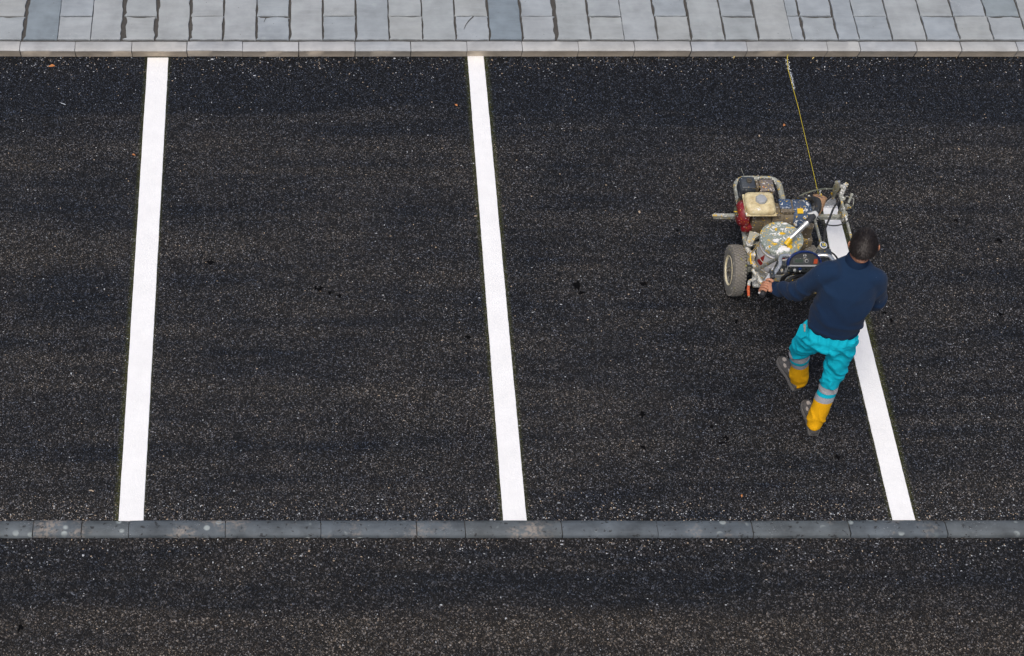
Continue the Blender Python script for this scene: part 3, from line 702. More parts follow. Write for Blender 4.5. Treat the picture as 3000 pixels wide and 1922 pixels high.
for s_ in (-1, 1):
    for k in range(9):
        a0 = math.pi / 2 + s_ * (.30 + k * .24); a1 = math.pi / 2 + s_ * (.30 + (k + 1) * .24)
        w0 = .0035 * math.sin(math.pi * (k + .3) / 10) ** .6; w1 = .0035 * math.sin(math.pi * (k + 1.3) / 10.4) ** .6
        cxu, cyv = .0, .066
        P_ = lambda a, r: pu(cxu + math.cos(a) * r * 1.12, cyv + math.sin(a) * r, .0012)
        b.add([P_(a0, .0085 - w0), P_(a0, .0085), P_(a1, .0085), P_(a1, .0085 - w1)], [(0, 1, 2, 3)])
b.add([pu(-.009, .0525, .0012), pu(.009, .0525, .0012), pu(.009, .0545, .0012), pu(-.009, .0545, .0012)], [(0, 1, 2, 3)])
part(b, 'panel_emblem', 'print', pan, smooth=False)
fy = PYb - .0065
def knob(u, z_, r, dpt, mat, name='knob'):
    b = MB(); b.lathe((PX + u, fy, PZb + z_), (0, -1, 0), [(0, r), (dpt * .7, r * .95), (dpt, r * .7), (dpt, 0)], 18); part(b, name, mat, pan)
knob(-.066, -.036, .017, .006, 'panel', 'knob_skirt'); knob(-.062, -.035, .011, .020, 'knob_grey'); knob(-.026, -.030, .012, .010, 'blue_trim'); knob(-.022, -.050, .008, .012, 'chrome', 'jack'); knob(.018, -.035, .005, .003, 'tar', 'socket'); knob(.045, -.035, .009, .008, 'panel'); knob(-.148, -.040, .011, .018, 'steel_pale', 'valve_knob')
b = MB()
for (u0, u1, z0) in ((.060, .092, -.024), (.060, .088, -.042), (.062, .066, -.038), (.072, .076, -.038), (.080, .084, -.038), (.060, .092, -.049)):
    b.box((PX + (u0 + u1) / 2, fy - .0004, PZb + z0), (u1 - u0, .0012, .0022))
part(b, 'panel_print', 'print', pan)
# pressure filter with round sticker
c0 = q(1290, 876, .955); c1 = c0 + V3((-.022, .028, -.15))
ax_ = (c0 - c1).normalized()
b = MB(); b.lathe(c1, ax_, [(0, .020), (.10, .020), (.105, .024), (.15, .024), (.152, .026), (.156, .026)], 22); flt = part(b, 'filter', 'steel')
b = MB(); b.lathe(c0, ax_, [(.001, .0265), (.004, .0265), (.005, .024), (.0052, 0)], 24); part(b, 'filter_cap', 'print', flt)
b = MB(); b.lathe(c0, ax_, [(.0045, .0205), (.0060, .0200), (.0061, 0)], 24); part(b, 'sticker', 'gauge_blue', flt)
def text_part(txt, size, origin, xdir, ydir, mat, name, parent, thick=.0004, bold=.0006):
    cu = bpy.data.curves.new(name, 'FONT'); cu.body = txt; cu.size = size; cu.align_x = 'CENTER'; cu.align_y = 'CENTER'; cu.extrude = thick; cu.offset = bold
    to = bpy.data.objects.new(name, cu); C.objects.link(to)
    dg = bpy.context.evaluated_depsgraph_get(); me = bpy.data.meshes.new_from_object(to.evaluated_get(dg)); bpy.data.objects.remove(to)
    x = V3(xdir).normalized(); z = x.cross(V3(ydir)).normalized(); y = z.cross(x)
    m = Matrix((x, y, z)).transposed()
    o = world_of(parent)
    for v in me.vertices: v.co = m @ v.co + V3(origin) - o
    me.materials.clear(); me.materials.append(M[mat])
    ob = bpy.data.objects.new(name, me); C.objects.link(ob); ob.parent = parent; return ob
text_part('25', .030, c0 + ax_ * .0070, (1, 0, 0), (0, 1, .2), 'gauge_yellow', 'sticker_number', flt)
part(MB().tube(smooth_path([q(1330, 930, .90), q(1390, 960, .86), q(1430, 1000, .80), q(1460, 1060, .70), q(1440, 1120, .6)]), .006, 8), 'gun_cable', 'cable')
part(MB().box(q(1300, 985, .90), (.10, .09, .05), bevel=.012).ball(q(1325, 985, .925), .018), 'valve_block', 'black_plastic')
# coiled hose on its hooks below the panel
pts = []
for k in range(6 * 20 + 1):
    a = 2 * math.pi * k / 20; t = k / 120
    rr = .112 - .016 * (k // 20 % 3) / 2 + .004 * math.sin(a * 2 + k)
    pts.append(V3((PX + .015 + math.cos(a) * rr * 1.06, 7.605 - .105 * t + .010 * math.sin(a * 1.5 + t * 5), .682 - .01 * t + math.sin(a) * rr)))
part(MB().tube(pts, .0105, 8), 'hose_coil', 'coil')
part(MB().tube([(PX - .02, 7.49, .755), (PX - .02, 7.66, .75), (PX - .05, 7.98, .35)], .010, 8).tube([(PX + .06, 7.49, .74), (PX + .06, 7.66, .74), (PX - .02, 7.66, .75)], .008, 8), 'hose_hook', 'steel')
# clamp on the left side with orange lever
p0, p1, p2, p3 = q(530, 1140, .46), q(560, 1235, .42), q(500, 1260, .42), q(490, 1310, .41)
part(MB().tube(smooth_path([p0, q(565, 1190, .45), p1, p2, p3]), [.011] * 25, 8), 'clamp', 'steel_pale')
part(MB().tube([q(488, 1300, .41), q(485, 1350, .40), q(490, 1420, .39)], [.009, .011, .009], 8), 'clamp_lever', 'orange')
part(MB().tube([q(490, 1415, .389), q(491, 1432, .387)], .006, 6), 'lever_tip', 'steel')
part(MB().tube(smooth_path([q(560, 1170, .40), q(600, 1240, .38), q(640, 1290, .37), q(700, 1320, .36)]), .020, 8).box(q(590, 1290, .33), (.08, .05, .03), bevel=.008), 'tow_bracket', 'steel_pale')
part(MB().tube(smooth_path([q(610, 840, .56), q(560, 900, .52), q(515, 960, .46), q(495, 985, .44)]), .0035, 6).tube(smooth_path([q(480, 965, .44), q(500, 985, .45), q(520, 965, .44), q(498, 950, .43), q(480, 968, .43)]), .006, 6), 'tie_rope', 'rope')
part(MB().tube(smooth_path([q(512, 955, .46), q(508, 1020, .44), q(516, 1078, .42)]), .006, 6), 'yellow_tag', 'paint_yellow')
part(MB().box(q(515, 1010, .40), (.045, .05, .12), bevel=.012).tube([q(520, 1050, .40), q(560, 1110, .38)], .014, 8), 'side_bracket', 'steel_pale')
# suction pipe: yellow foot, chrome wand, black hose, white tape
s0, s1, s2 = q(890, 868, .632), q(938, 800, .665), q(1110, 640, .745)
part(MB().tube([s0, s1 + (s2 - s1) * .02], [.020, .0185], 12), 'suction_foot', 'paint_yellow')
part(MB().tube([s1, s2], .0185, 14).lathe(s2, (s2 - s1), [(-.012, .0225), (.012, .0225), (.012, .018)], 16).tube([s1 + V3((-.022, 0, .004)), s1.lerp(s2, .25) + V3((-.014, 0, .005))], .005, 6), 'suction_pipe', 'chrome')
hp = smooth_path([s2, q(1150, 595, .755), q(1195, 545, .75), q(1232, 480, .71), q(1232, 410, .64), q(1195, 383, .56), q(1120, 385, .48)], 8)
part(MB().tube(hp, [.0225 + (.0018 if i % 2 else 0) for i in range(len(hp))], 14), 'suction_hose', 'rubber')
tp = q(1190, 552, .752); dd = (q(1232, 480, .71) - q(1150, 595, .755)).normalized()
part(MB().lathe(tp, dd, [(-.018, .0255), (-.010, .0285), (.012, .0275), (.020, .025)], 16, wob=lambda a: 1 + .06 * math.sin(a * 5)).tube([tp + V3((-.01, 0, .02)), tp + V3((-.05, -.004, .024))], [.010, .003], 6), 'tape', 'print')
part(MB().tube(smooth_path([q(985, 385, .46), q(1040, 365, .50), q(1100, 375, .52), q(1160, 400, .50), q(1180, 440, .44)]), .014, 8), 'loop_hose', 'rubber')
# string reel on the arm
rax = V3((.22, .55, .8)).normalized()
b = MB(); b.lathe(reel_c, rax, [(-.085, .030), (-.080, .040), (-.02, .050), (.055, .052), (.058, .048), (.02, .044), (-.03, .04), (-.03, 0)], 26); reel = part(b, 'string_reel', 'tan')
b = MB(); b.lathe(reel_c, rax, [(-.025, .0435), (.045, .0472), (.045, .0440), (-.01, .040), (-.01, 0)], 24); part(b, 'reel_lining', 'navyin', reel)
part(MB().lathe(q(1265, 485, .33), V3((.5, -.7, .6)), [(0, .014), (.012, .014), (.014, 0)], 14), 'reel_button', 'label_red', reel)
part(MB().tube([q(1262, 345, .42), q(1262, 325, .44)], .009, 8).tube(smooth_path([q(1262, 325, .445), q(1255, 300, .46), q(1268, 285, .46)]), .003, 6), 'reel_crank', 'steel_pale', reel)
part(MB().box(q(1160, 430, .40), (.05, .05, .08), bevel=.01).tube([q(1130, 340, .42), q(1180, 420, .40), q(1190, 560, .30)], .010, 8), 'reel_bracket', 'steel_pale', reel)
# gun arm: two rods back to the frame
ra0, ra1 = q(1192, 575, .29), q(1268, 860, .30); part(MB().tube([ra0, ra1], .0105, 10), 'gun_rod', 'steel')
rb0, rb1 = q(1470, 330, .36), q(1600, 830, .36); part(MB().tube([rb0, rb1], .0105, 10), 'gun_rod', 'steel')
part(MB().box((ra0.x, 8.53, .27), (.05, .05, .05), bevel=.006), 'rod_clamp', 'steel'); part(MB().box((rb0.lerp(rb1, .42).x + .0, rb0.lerp(rb1, .42).y, .33), (.04, .05, .07), bevel=.006), 'rod_clamp', 'steel')
# spray gun assembly above the line
noz = q(1398, 366, .13); top = q(1442, 225, .36)
b = MB(); b.tube([q(1440, 195, .40), q(1440, 240, .36), q(1420, 300, .26), q(1402, 350, .17)], [.017, .022, .019, .013], 10); b.box(q(1432, 262, .31), (.05, .035, .06), bevel=.008); gun = part(b, 'spray_gun', m_worn('olive_metal', (.30, .29, .20), .5, .2, .3, .4))
part(MB().tube([q(1402, 350, .17), noz], [.012, .010], 10).tube([q(1400, 345, .18), q(1378, 312, .20)], .007, 6), 'spray_nozzle', 'paint_yellow', gun)
part(MB().tube([q(1458, 190, .41), q(1462, 235, .37)], .011, 8), 'gun_bolt', 'chrome', gun)
part(MB().tube(smooth_path([q(1470, 240, .36), q(1500, 245, .36), q(1515, 275, .34), q(1490, 290, .32)]), .014, 8).box(q(1487, 320, .30), (.028, .035, .09), bevel=.007).tube([q(1480, 300, .33), q(1500, 385, .28)], .011, 8), 'gun_clamp', 'steel_pale', gun)
b = MB(); kc = q(1532, 226, .36)
for k in range(5):
    a = 2 * math.pi * k / 5 + .3; b.tube([kc, kc + V3((math.cos(a) * .020, math.sin(a) * .014, math.sin(a) * .014))], [.010, .007], 6)
b.tube([kc, q(1500, 240, .36)], .007, 6); part(b, 'star_knob', 'steel_pale', gun)
part(MB().lathe(q(1507, 372, .30), (0, -.6, .8), [(-.004, .014), (.004, .014)], 16), 'pulley', 'steel', gun)
wpts = [q(1490, 395, .30), q(1540, 350, .31), q(1580, 360, .31), q(1620, 375, .30), q(1612, 440, .27), q(1605, 460, .26)]
part(MB().tube(wpts, .0028, 6), 'guard_wire', 'steel', gun)
part(MB().tube([q(1600, 320, .32), q(1592, 345, .31)], .012, 8).tube([q(1590, 350, .30), q(1560, 420, .27)], .009, 8).tube([q(1535, 455, .25), q(1590, 468, .25)], .009, 8).box(q(1545, 460, .25), (.04, .03, .04), bevel=.006), 'gun_handle', 'steel', gun)
# cables
cab = [('gun_hose', 'olive', .0055, [(955, 395, .46), (1000, 370, .47), (1080, 325, .47), (1180, 290, .46), (1290, 270, .43), (1395, 268, .38)]),
       ('signal_cable', 'cable', .0048, [(1215, 555, .52), (1250, 600, .50), (1320, 648, .46), (1400, 664, .44), (1490, 650, .42), (1570, 600, .40), (1615, 540, .38), (1620, 495, .36), (1590, 445, .34), (1530, 410, .33), (1485, 392, .33)]),
       ('pressure_hose', 'rubber', .0075, [(1480, 395, .32), (1440, 425, .32), (1400, 480, .34), (1360, 580, .38), (1325, 660, .42), (1305, 740, .48), (1300, 820, .6), (1310, 900, .75)])]
for n_, m_, r_, pp in cab: part(MB().tube(smooth_path([q(*p) for p in pp]), r_, 8), n_, m_)
part(MB().tube([q(1495, 395, .30), q(1490, 480, .29), V3((4.06, 8.53, .27))], .008, 6), 'gun_post', 'steel')
# paint fan leaving the nozzle, thin wedge down to the fresh line
fl, fr = W(1929 * K, 487 * K, .006), W(1965 * K, 487 * K, .006)
b = MB(); n0 = noz + V3((-.016, 0, -.005)); n1 = noz + V3((.016, 0, -.005)); t_ = V3((0, .014, 0))
b.add([n0 - t_ * .3, n1 - t_ * .3, n1 + t_ * .3, n0 + t_ * .3, fl - t_ * .4, fr - t_ * .4, fr + t_, fl + t_], [(0, 1, 5, 4), (2, 3, 7, 6), (1, 2, 6, 5), (3, 0, 4, 7), (0, 3, 2, 1), (4, 5, 6, 7)])
part(b, 'paint_spray', 'mist', smooth=False)

# ------------------------------------------------------------------ paint bucket on the machine
buck = empty('paint_bucket', (BX, BY, .232), 'white paint pail with splashed lid and red label standing in the machine', 'paint bucket')
BT = .600
def pr(z): return .122 + (.142 - .122) * (z - .232) / (BT - .232)
b = MB(); b.lathe((BX, BY, .232), (0, 0, 1), [(0, .118), (.003, .122), (.20, pr(.432)), (.29, pr(.522)), (.292, pr(.522) + .003), (.300, pr(.532) + .003), (.302, pr(.534)), (BT - .232, pr(BT))], 44); part(b, 'pail', 'pail', buck)
b = MB(); b.lathe((BX, BY, .232), (0, 0, 1), [(.286, pr(.518) + .001), (.288, pr(.52) + .0055), (.294, pr(.526) + .0055), (.296, pr(.53) + .001)], 44); part(b, 'pail_rib', m_plain('rib', (.30, .26, .18), .5), buck)
lb = MB(); nl = 48
rng = random.Random(5)
def lid_r(a): return .150 * (1 + .012 * math.sin(a * 5 + 1) + .02 * max(0, math.cos(a - .1)) ** 8 + .015 * max(0, math.cos(a - 3.6)) ** 6)
V = []; rings = [(BT - .030, 1.0), (BT - .004, 1.015), (BT + .006, 1.0), (BT + .009, .95), (BT + .004, .91), (BT + .005, .6), (BT + .008, .3)]
for z_, k_ in rings:
    for j in range(nl):
        a = 2 * math.pi * j / nl; r_ = lid_r(a) * k_; x_, y_ = math.cos(a) * r_, math.sin(a) * r_
        zz = z_ + (.004 * noise.noise(V3((x_ * 22, y_ * 22, 1))) + .003 * noise.noise(V3((x_ * 50, y_ * 50, 4)))) * (1 if k_ < .97 else .3)
        V.append((BX + x_, BY + y_, zz))
V.append((BX, BY, BT + .008))
F = [(k * nl + j, k * nl + (j + 1) % nl, (k + 1) * nl + (j + 1) % nl, (k + 1) * nl + j) for k in range(len(rings) - 1) for j in range(nl)] + [((len(rings) - 1) * nl + j, (len(rings) - 1) * nl + (j + 1) % nl, len(V) - 1) for j in range(nl)]
lb.add(V, F); lid = part(lb, 'lid', 'lid', buck)
def puddle(zx, zy, rx, ry, mat, seed, h=.006):
    c = q(zx, zy, BT + .012); n = 14; o = blob(c, rx, ry, n, BT + .006, .35, seed); i_ = [c.lerp(p, .72) for p in o]
    V = o + [V3((p.x, p.y, BT + .008 + h)) for p in i_] + [V3((c.x, c.y, BT + .010 + h * 1.2))]
    b = MB(); b.add(V, [(j, (j + 1) % n, n + (j + 1) % n, n + j) for j in range(n)] + [(n + j, n + (j + 1) % n, 2 * n) for j in range(n)]); part(b, 'paint_puddle', mat, lid)
for a in ((790, 820, .026, .019, 'paint_white', 1), (870, 905, .036, .028, 'paint_white', 2), (830, 935, .022, .016, 'paint_white', 3), (930, 880, .024, .022, 'paint_yellow', 4), (910, 925, .016, .014, 'paint_white', 5), (850, 745, .022, .010, 'paint_yellow', 6), (785, 700, .010, .014, 'paint_yellow', 7), (715, 885, .010, .008, 'paint_yellow', 8), (775, 858, .018, .006, 'paint_yellow', 9), (880, 640, .02, .006, 'paint_white', 10), (945, 845, .012, .016, 'paint_yellow', 11)): puddle(*a)
def wrap(a0, a1, z00, z01, z10, z11, name, mat):
    """patch on the pail: angle from a0 to a1, lower/upper edge heights at both ends"""
    n = 8; V = []
    for i in range(n + 1):
        t = i / n; a = a0 + (a1 - a0) * t
        for z_ in (z00 + (z10 - z00) * t, z01 + (z11 - z01) * t):
            r_ = pr(z_) + .0016; V.append((BX + math.cos(a) * r_, BY + math.sin(a) * r_, z_))
    b = MB(); b.add(V, [(2 * i, 2 * i + 2, 2 * i + 3, 2 * i + 1) for i in range(n)]); part(b, name, mat, buck)
wrap(R(190), R(216), .375, .385, .375, .518, 'label_triangle', 'label_red')
wrap(R(243), R(292), .255, .400, .255, .455, 'label_panel', 'label_grey')
wrap(R(262), R(276), .538, .550, .540, .556, 'label_swoosh', 'label_red')
wrap(R(222), R(224), .36, .45, .36, .45, 'yellow_drip', 'paint_yellow')
part(MB().tube(smooth_path([(BX - .143, BY + .01, .545), (BX - .16, BY - .06, .50), (BX - .10, BY - .150, .47), (BX - .03, BY - .172, .462)]), .003, 6), 'bail_handle', 'steel', buck)

# ------------------------------------------------------------------ worker
def mat_knit():
    t = NT('navy_knit')
    w = t.n('TexWave', wave_type='BANDS', bands_direction='X'); w.inputs['Scale'].default_value = 55; w.inputs['Distortion'].default_value = .6; t.l(t.obj(), w.inputs['Vector'])
    sx = t.n('SeparateXYZ'); t.l(t.obj(), sx.inputs[0])
    up = t.ramp(sx.outputs[2], [(1.08, 0.0), (1.22, 1.0)]) if False else t.math('MULTIPLY', t.math('SUBTRACT', sx.outputs[2], 1.10), 6.0, True)
    c = t.mix(t.noise(30, 5, .7), (.005, .016, .044), (.010, .027, .064))
    c = t.mix(t.math('MULTIPLY', t.math('MULTIPLY', w.outputs['Fac'], up), .5), c, (.017, .044, .095))
    c = t.mix(t.ramp(t.noise(75, 2), [(.775, 0.0), (.79, 1.0)]), c, (.45, .47, .5))
    t.bump(t.math('ADD', t.math('MULTIPLY', w.outputs['Fac'], up), t.noise(300, 2)), .5, .0025)
    t.b.inputs['Sheen Weight'].default_value = .06; t.b.inputs['Sheen Roughness'].default_value = .5
    return t.out(c, .95, 0, .15)
def mat_cloth(name, a, b_, s=60):
    t = NT(name); c = t.mix(t.noise(9, 5, .6), a, b_); t.bump(t.math('ADD', t.noise(s, 4, .6), t.noise(400, 1)), .25, .003); return t.out(c, .8, 0, .2)
def mat_skin():
    t = NT('skin'); c = t.mix(t.noise(35, 4, .6), (.36, .155, .085), (.48, .23, .14)); t.bump(t.noise(150, 3), .2, .001)
    t.b.inputs['Subsurface Weight'].default_value = .12; t.b.inputs['Subsurface Radius'].default_value = (.01, .004, .002); return t.out(c, .5, 0, .4)
def mat_hair():
    t = NT('dark_hair'); n_ = t.noise(1, 4, .7, vec=t.scaled((220, 220, 60))); c = t.mix(n_, (.004, .0028, .0022), (.017, .011, .008)); t.bump(n_, .4, .004); return t.out(c, .42, 0, .4)
M['knit'] = mat_knit(); M['knit_rib'] = mat_cloth('navy_rib', (.005, .016, .044), (.009, .025, .060))
M['turq'] = mat_cloth('turquoise_cloth', (.0, .38, .49), (.004, .44, .57))
M['amber'] = mat_cloth('amber_cloth', (.74, .36, .003), (.80, .41, .006))
M['reflect'] = m_plain('reflective_grey', (.40, .41, .43), .4, .2, var=.15, vs=120)
M['skin'] = mat_skin(); M['hair'] = mat_hair()
M['shoe'] = m_worn('shoe_grey', (.085, .080, .076), .6, 0, 0, .5, dirtcol=(.13, .12, .105))
M['shoe_pale'] = m_plain('shoe_patch', (.34, .30, .26), .6, vs=80)
M['sole'] = m_worn('shoe_sole', (.13, .125, .12), .8, 0, 0, .6, dirtcol=(.2, .18, .15))
M['eye'] = m_plain('eye_white', (.7, .7, .68), .2)

pelv = V3((3.566, 7.030, .93))
man = empty('person', V3((3.55, 6.99, 0)), 'person in navy sweater, turquoise and yellow work trousers, pushing the striping machine', 'person')
LAT = V3((.982, -.185, 0)).normalized(); FWD = V3((.185, .982, 0)).normalized()
def ring(c, a, b_, up=V3((0, 0, 1)), n=28, sq=2.3):
    """flattened oval, a across the body, b_ front to back"""
    out = []
    for j in range(n):
        t = 2 * math.pi * j / n; cs, sn = math.cos(t), math.sin(t)
        x = math.copysign(abs(cs) ** (2 / sq), cs) * a; y = math.copysign(abs(sn) ** (2 / sq), sn) * b_
        f2 = FWD - up * FWD.dot(up) / up.dot(up)
        out.append(c + LAT * x + f2 * y)
    return out
def loft(mb, rings):
    n = len(rings[0]); V = [p for r in rings for p in r]
    mb.add(V, [(k * n + j, k * n + (j + 1) % n, (k + 1) * n + (j + 1) % n, (k + 1) * n + j) for k in range(len(rings) - 1) for j in range(n)] + [tuple(range(n))[::-1], tuple((len(rings) - 1) * n + j for j in range(n))])
def remeshed(mb, voxel, smooth=4, fac=.5):
    """union of overlapping closed shapes as one smooth surface"""
    me = bpy.data.meshes.new('tmp'); me.from_pydata(mb.v, [], mb.f)
    bb = bmesh.new(); bb.from_mesh(me); bmesh.ops.recalc_face_normals(bb, faces=bb.faces); bb.to_mesh(me); bb.free()
    ob = bpy.data.objects.new('tmp', me); C.objects.link(ob)
    r = ob.modifiers.new('r', 'REMESH'); r.mode = 'VOXEL'; r.voxel_size = voxel
    if smooth: s_ = ob.modifiers.new('s', 'SMOOTH'); s_.iterations = smooth; s_.factor = fac
    dg = bpy.context.evaluated_depsgraph_get(); m2 = bpy.data.meshes.new_from_object(ob.evaluated_get(dg))
    bpy.data.objects.remove(ob); return m2
def finish(me, name, mat, parent, angle=60):
    o = world_of(parent)
    for v in me.vertices: v.co -= o
    me.materials.clear(); me.materials.append(M[mat]); me.polygons.foreach_set('use_smooth', [True] * len(me.polygons)); me.set_sharp_from_angle(angle=R(angle))
    me.name = name
    ob = bpy.data.objects.new(name, me); C.objects.link(ob); ob.parent = parent; return ob
def ridge(co, d, freq, seed, warp=.35):
    """crease pattern running across direction d"""
    u = co.dot(d); w = noise.noise(co * 6 + V3((seed, 0, 0))) * warp + noise.noise(co * 14 + V3((0, seed, 0))) * warp * .35
    s_ = math.sin((u + w * .12) * freq)
    return (.5 + .5 * s_) ** 2.6

# joints
shL, elL, wrL = V3((3.452, 7.150, 1.345)), V3((3.312, 7.195, 1.085)), V3((3.232, 7.318, .958))
shR, elR, wrR = V3((3.765, 7.110, 1.330)), V3((3.832, 7.110, 1.085)), V3((3.785, 7.290, .980))
neckb = V3((3.632, 7.185, 1.410)); headc = V3((3.646, 7.203, 1.548))
hipL, knL, anL = V3((3.475, 7.025, .875)), z5(296, 905, .49) + V3((0, .015, 0)), z5(284, 1112, .09) + V3((0, .02, 0))
hipR, knR, anR = V3((3.652, 6.985, .875)), z5(512, 1105, .47) + V3((0, .02, 0)), z5(400, 1400, .10) + V3((0, .025, 0))
# sweater
sw = MB()
loft(sw, [ring(V3((3.572, 7.030, .930)), .158, .110), ring(V3((3.572, 7.032, .955)), .174, .124), ring(V3((3.573, 7.037, 1.00)), .180, .130), ring(V3((3.580, 7.050, 1.09)), .174, .126), ring(V3((3.591, 7.077, 1.18)), .180, .128), ring(V3((3.602, 7.108, 1.27)), .186, .126), ring(V3((3.612, 7.132, 1.335)), .180, .112), ring(V3((3.620, 7.152, 1.38)), .150, .094), ring(V3((3.626, 7.170, 1.41)), .105, .080), ring(neckb + V3((0, .004, .02)), .070, .070)])
sw.tube(smooth_path([shL + V3((.07, 0, .01)), shL, shL.lerp(elL, .5), elL, elL.lerp(wrL, .5), wrL]), [.066, .070, .073, .074, .075, .075] + [.075, .075, .074, .073, .072, .071] + [.070, .068, .067, .067, .067, .066] + [.065, .063, .061, .059, .057, .055] + [.053, .051, .049, .047, .046, .045] + [.044], 18)
sw.tube(smooth_path([shR + V3((-.07, 0, .01)), shR, shR.lerp(elR, .5), elR, elR.lerp(wrR, .5), wrR]), [.066, .070, .073, .074, .075, .075] + [.075, .075, .074, .073, .072, .071] + [.070, .068, .067, .067, .067, .066] + [.065, .063, .061, .059, .057, .055] + [.053, .051, .049, .047, .046, .045] + [.044], 18)
me = remeshed(sw, .0075, 16)
NR = [v.normal.copy() for v in me.vertices]
for v in me.vertices:
    co = v.co.copy(); z_ = co.z; nr = NR[v.index]
    fold = 0
    fold += .012 * ridge(co, V3((.25, .2, 1)).normalized(), 52, 2.0) * max(0, min(1, (1.13 - z_) / .12))           # blousing above the hem
    fold += .016 * ridge(co, V3((.75, .1, .65)).normalized(), 46, 5.0) * max(0, 1 - (co - V3((3.45, 7.03, 1.20))).length / .22)
    fold += .016 * ridge(co, V3((-.75, .1, .65)).normalized(), 46, 15.0) * max(0, 1 - (co - V3((3.74, 7.0, 1.17))).length / .20)
    fold += .014 * ridge(co, (elL - shL).normalized(), 70, 7.0) * max(0, 1 - (co - elL).length / .18)
    fold += .014 * ridge(co, (elR - shR).normalized(), 70, 9.0) * max(0, 1 - (co - elR).length / .16)
    fold += .008 * noise.noise(co * 8)
    v.co = co + nr * (fold - .004)
swo = finish(me, 'sweater', 'knit', man)
b = MB(); loft(b, [ring(V3((3.572, 7.029, .914)), .160, .112), ring(V3((3.572, 7.029, .919)), .167, .118), ring(V3((3.572, 7.031, .945)), .1725, .1235), ring(V3((3.572, 7.032, .960)), .166, .118)]); part(b, 'hem_band', 'knit_rib', swo)
def loop_band(c0_, c1_, r0, r1, name, mat, par, n=22):
    d_ = (c1_ - c0_).normalized(); L_ = (c1_ - c0_).length
    b = MB(); b.lathe(c0_, d_, [(-.001, r0 * .8), (0, r0), (L_ * .5, (r0 + r1) / 2 + .002), (L_, r1), (L_ + .001, r1 * .8)], n); return part(b, name, mat, par)
dL = (wrL - elL).normalized(); dR = (wrR - elR).normalized()
loop_band(wrL - dL * .022, wrL + dL * .032, .0475, .041, 'cuff', 'knit_rib', swo); loop_band(wrR - dR * .022, wrR + dR * .032, .0475, .041, 'cuff', 'knit_rib', swo)
ncd = V3((.06, .20, 1)).normalized()
b = MB(); b.lathe(neckb - ncd * .012, ncd, [(0, .074), (.02, .076), (.055, .070), (.068, .066), (.070, .060), (.05, .058), (.01, .060)], 26); part(b, 'collar', 'knit_rib', swo)

# trousers: one surface cut into cloth, bands and cuffs
tr = MB()
loft(tr, [ring(V3((3.572, 7.026, .985)), .138, .098), ring(V3((3.570, 7.022, .945)), .158, .112), ring(V3((3.566, 7.010, .885)), .172, .134), ring(V3((3.562, 7.004, .825)), .170, .132), ring(V3((3.560, 7.005, .775)), .135, .100)])
def legtube(h, k, a):
    pth = smooth_path([h + V3((0, 0, .02)), h.lerp(k, .5), k, k.lerp(a, .5), a], 8); n = len(pth)
    rs = []
    for i in range(n):
        t = i / (n - 1); rs.append(.098 - .026 * min(1, t / .5) if t < .5 else .072 - .006 * (t - .5) / .5)
    end = pth[-1] + (a - k).normalized() * .055
    rs[-1] = .060; rs[-2] = .063; tr.tube(pth + [end], rs + [.053], 20)
legtube(hipL, knL, anL); legtube(hipR, knR, anR)
me = remeshed(tr, .007, 5)
def near_leg(co):
    res = []
    for h, k, a in ((hipL, knL, anL), (hipR, knR, anR)):
        d_ = a - k; t = max(-.6, min(1.4, (co - k).dot(d_) / d_.length_squared)); res.append(((co - (k + d_ * t)).length, t, d_.length))
    i = 0 if res[0][0] < res[1][0] else 1
    return i, res[i][1]
NR = [v.normal.copy() for v in me.vertices]
for v in me.vertices:
    co = v.co.copy(); nr = NR[v.index]; i, t = near_leg(co); f_ = 0
    h, k, a = ((hipL, knL, anL), (hipR, knR, anR))[i]
    kn = max(0, 1 - abs(t - .02) / .30)
    f_ += .015 * ridge(co, V3((.8 * (1 if i else -1), .3, .75)).normalized(), 70, 3 + i, .9) * kn                        # behind the knee
    sg = 1 if i else -1
    th_w = max(0, min(1, (co.z - .50) / .12)) * max(0, min(1, (.90 - co.z) / .08))
    f_ += .016 * ridge(co, V3((.75 * sg, .1, .7)).normalized(), 62, 6 + i, .6) * th_w
    f_ += .007 * ridge(co, V3((.35 * sg, .3, 1)).normalized(), 105, 36 + i, .6) * th_w
    f_ += .009 * ridge(co, LAT, 110, 12, .12) * max(0, min(1, (co.z - .865) / .04))                # gathers under the waistband
    seam = abs((co - V3((3.566, 7.0, 0))).dot(LAT))
    if co.z > .74 and (co - V3((3.566, 7.0, co.z))).dot(FWD) < 0: f_ -= .012 * max(0, 1 - seam / .014) * max(0, min(1, (.93 - co.z) / .05))
    f_ += .009 * ridge(co, V3((.9, -.2, .35)).normalized(), 58, 21 + i, .9) * max(0, min(1, (t - .62) / .25))
    f_ += .007 * noise.noise(co * 9 + V3((4, 0, 0)))
    v.co = co + nr * (f_ - .007)
bm = bmesh.new(); bm.from_mesh(me)
CUTS = {0: (.10, .235, .33, .45), 1: (.16, .285, .37, .49)}
for i, (k, a) in enumerate(((knL, anL), (knR, anR))):
    d_ = (a - k)
    tiltn = (d_.normalized() + V3((.10, -.12, 0))).normalized()
    for t in CUTS[i]: bmesh.ops.bisect_plane(bm, geom=bm.verts[:] + bm.edges[:] + bm.faces[:], plane_co=k + d_ * t, plane_no=tiltn, dist=1e-5)
def which(c):
    i, _ = near_leg(c); k, a = ((knL, anL), (knR, anR))[i]; d_ = a - k; tn = (d_.normalized() + V3((.10, -.12, 0))).normalized()
    if c.z > .60: return 'turq', i, 0
    t = [(c - (k + d_ * x)).dot(tn) for x in CUTS[i]]
    if t[3] > 0: return 'amber', i, 0
    if t[2] > 0: return 'reflect', i, 1
    if t[1] > 0: return 'turq', i, 0
    if t[0] > 0: return 'reflect', i, 0
    return 'turq', i, 0
groups = {}
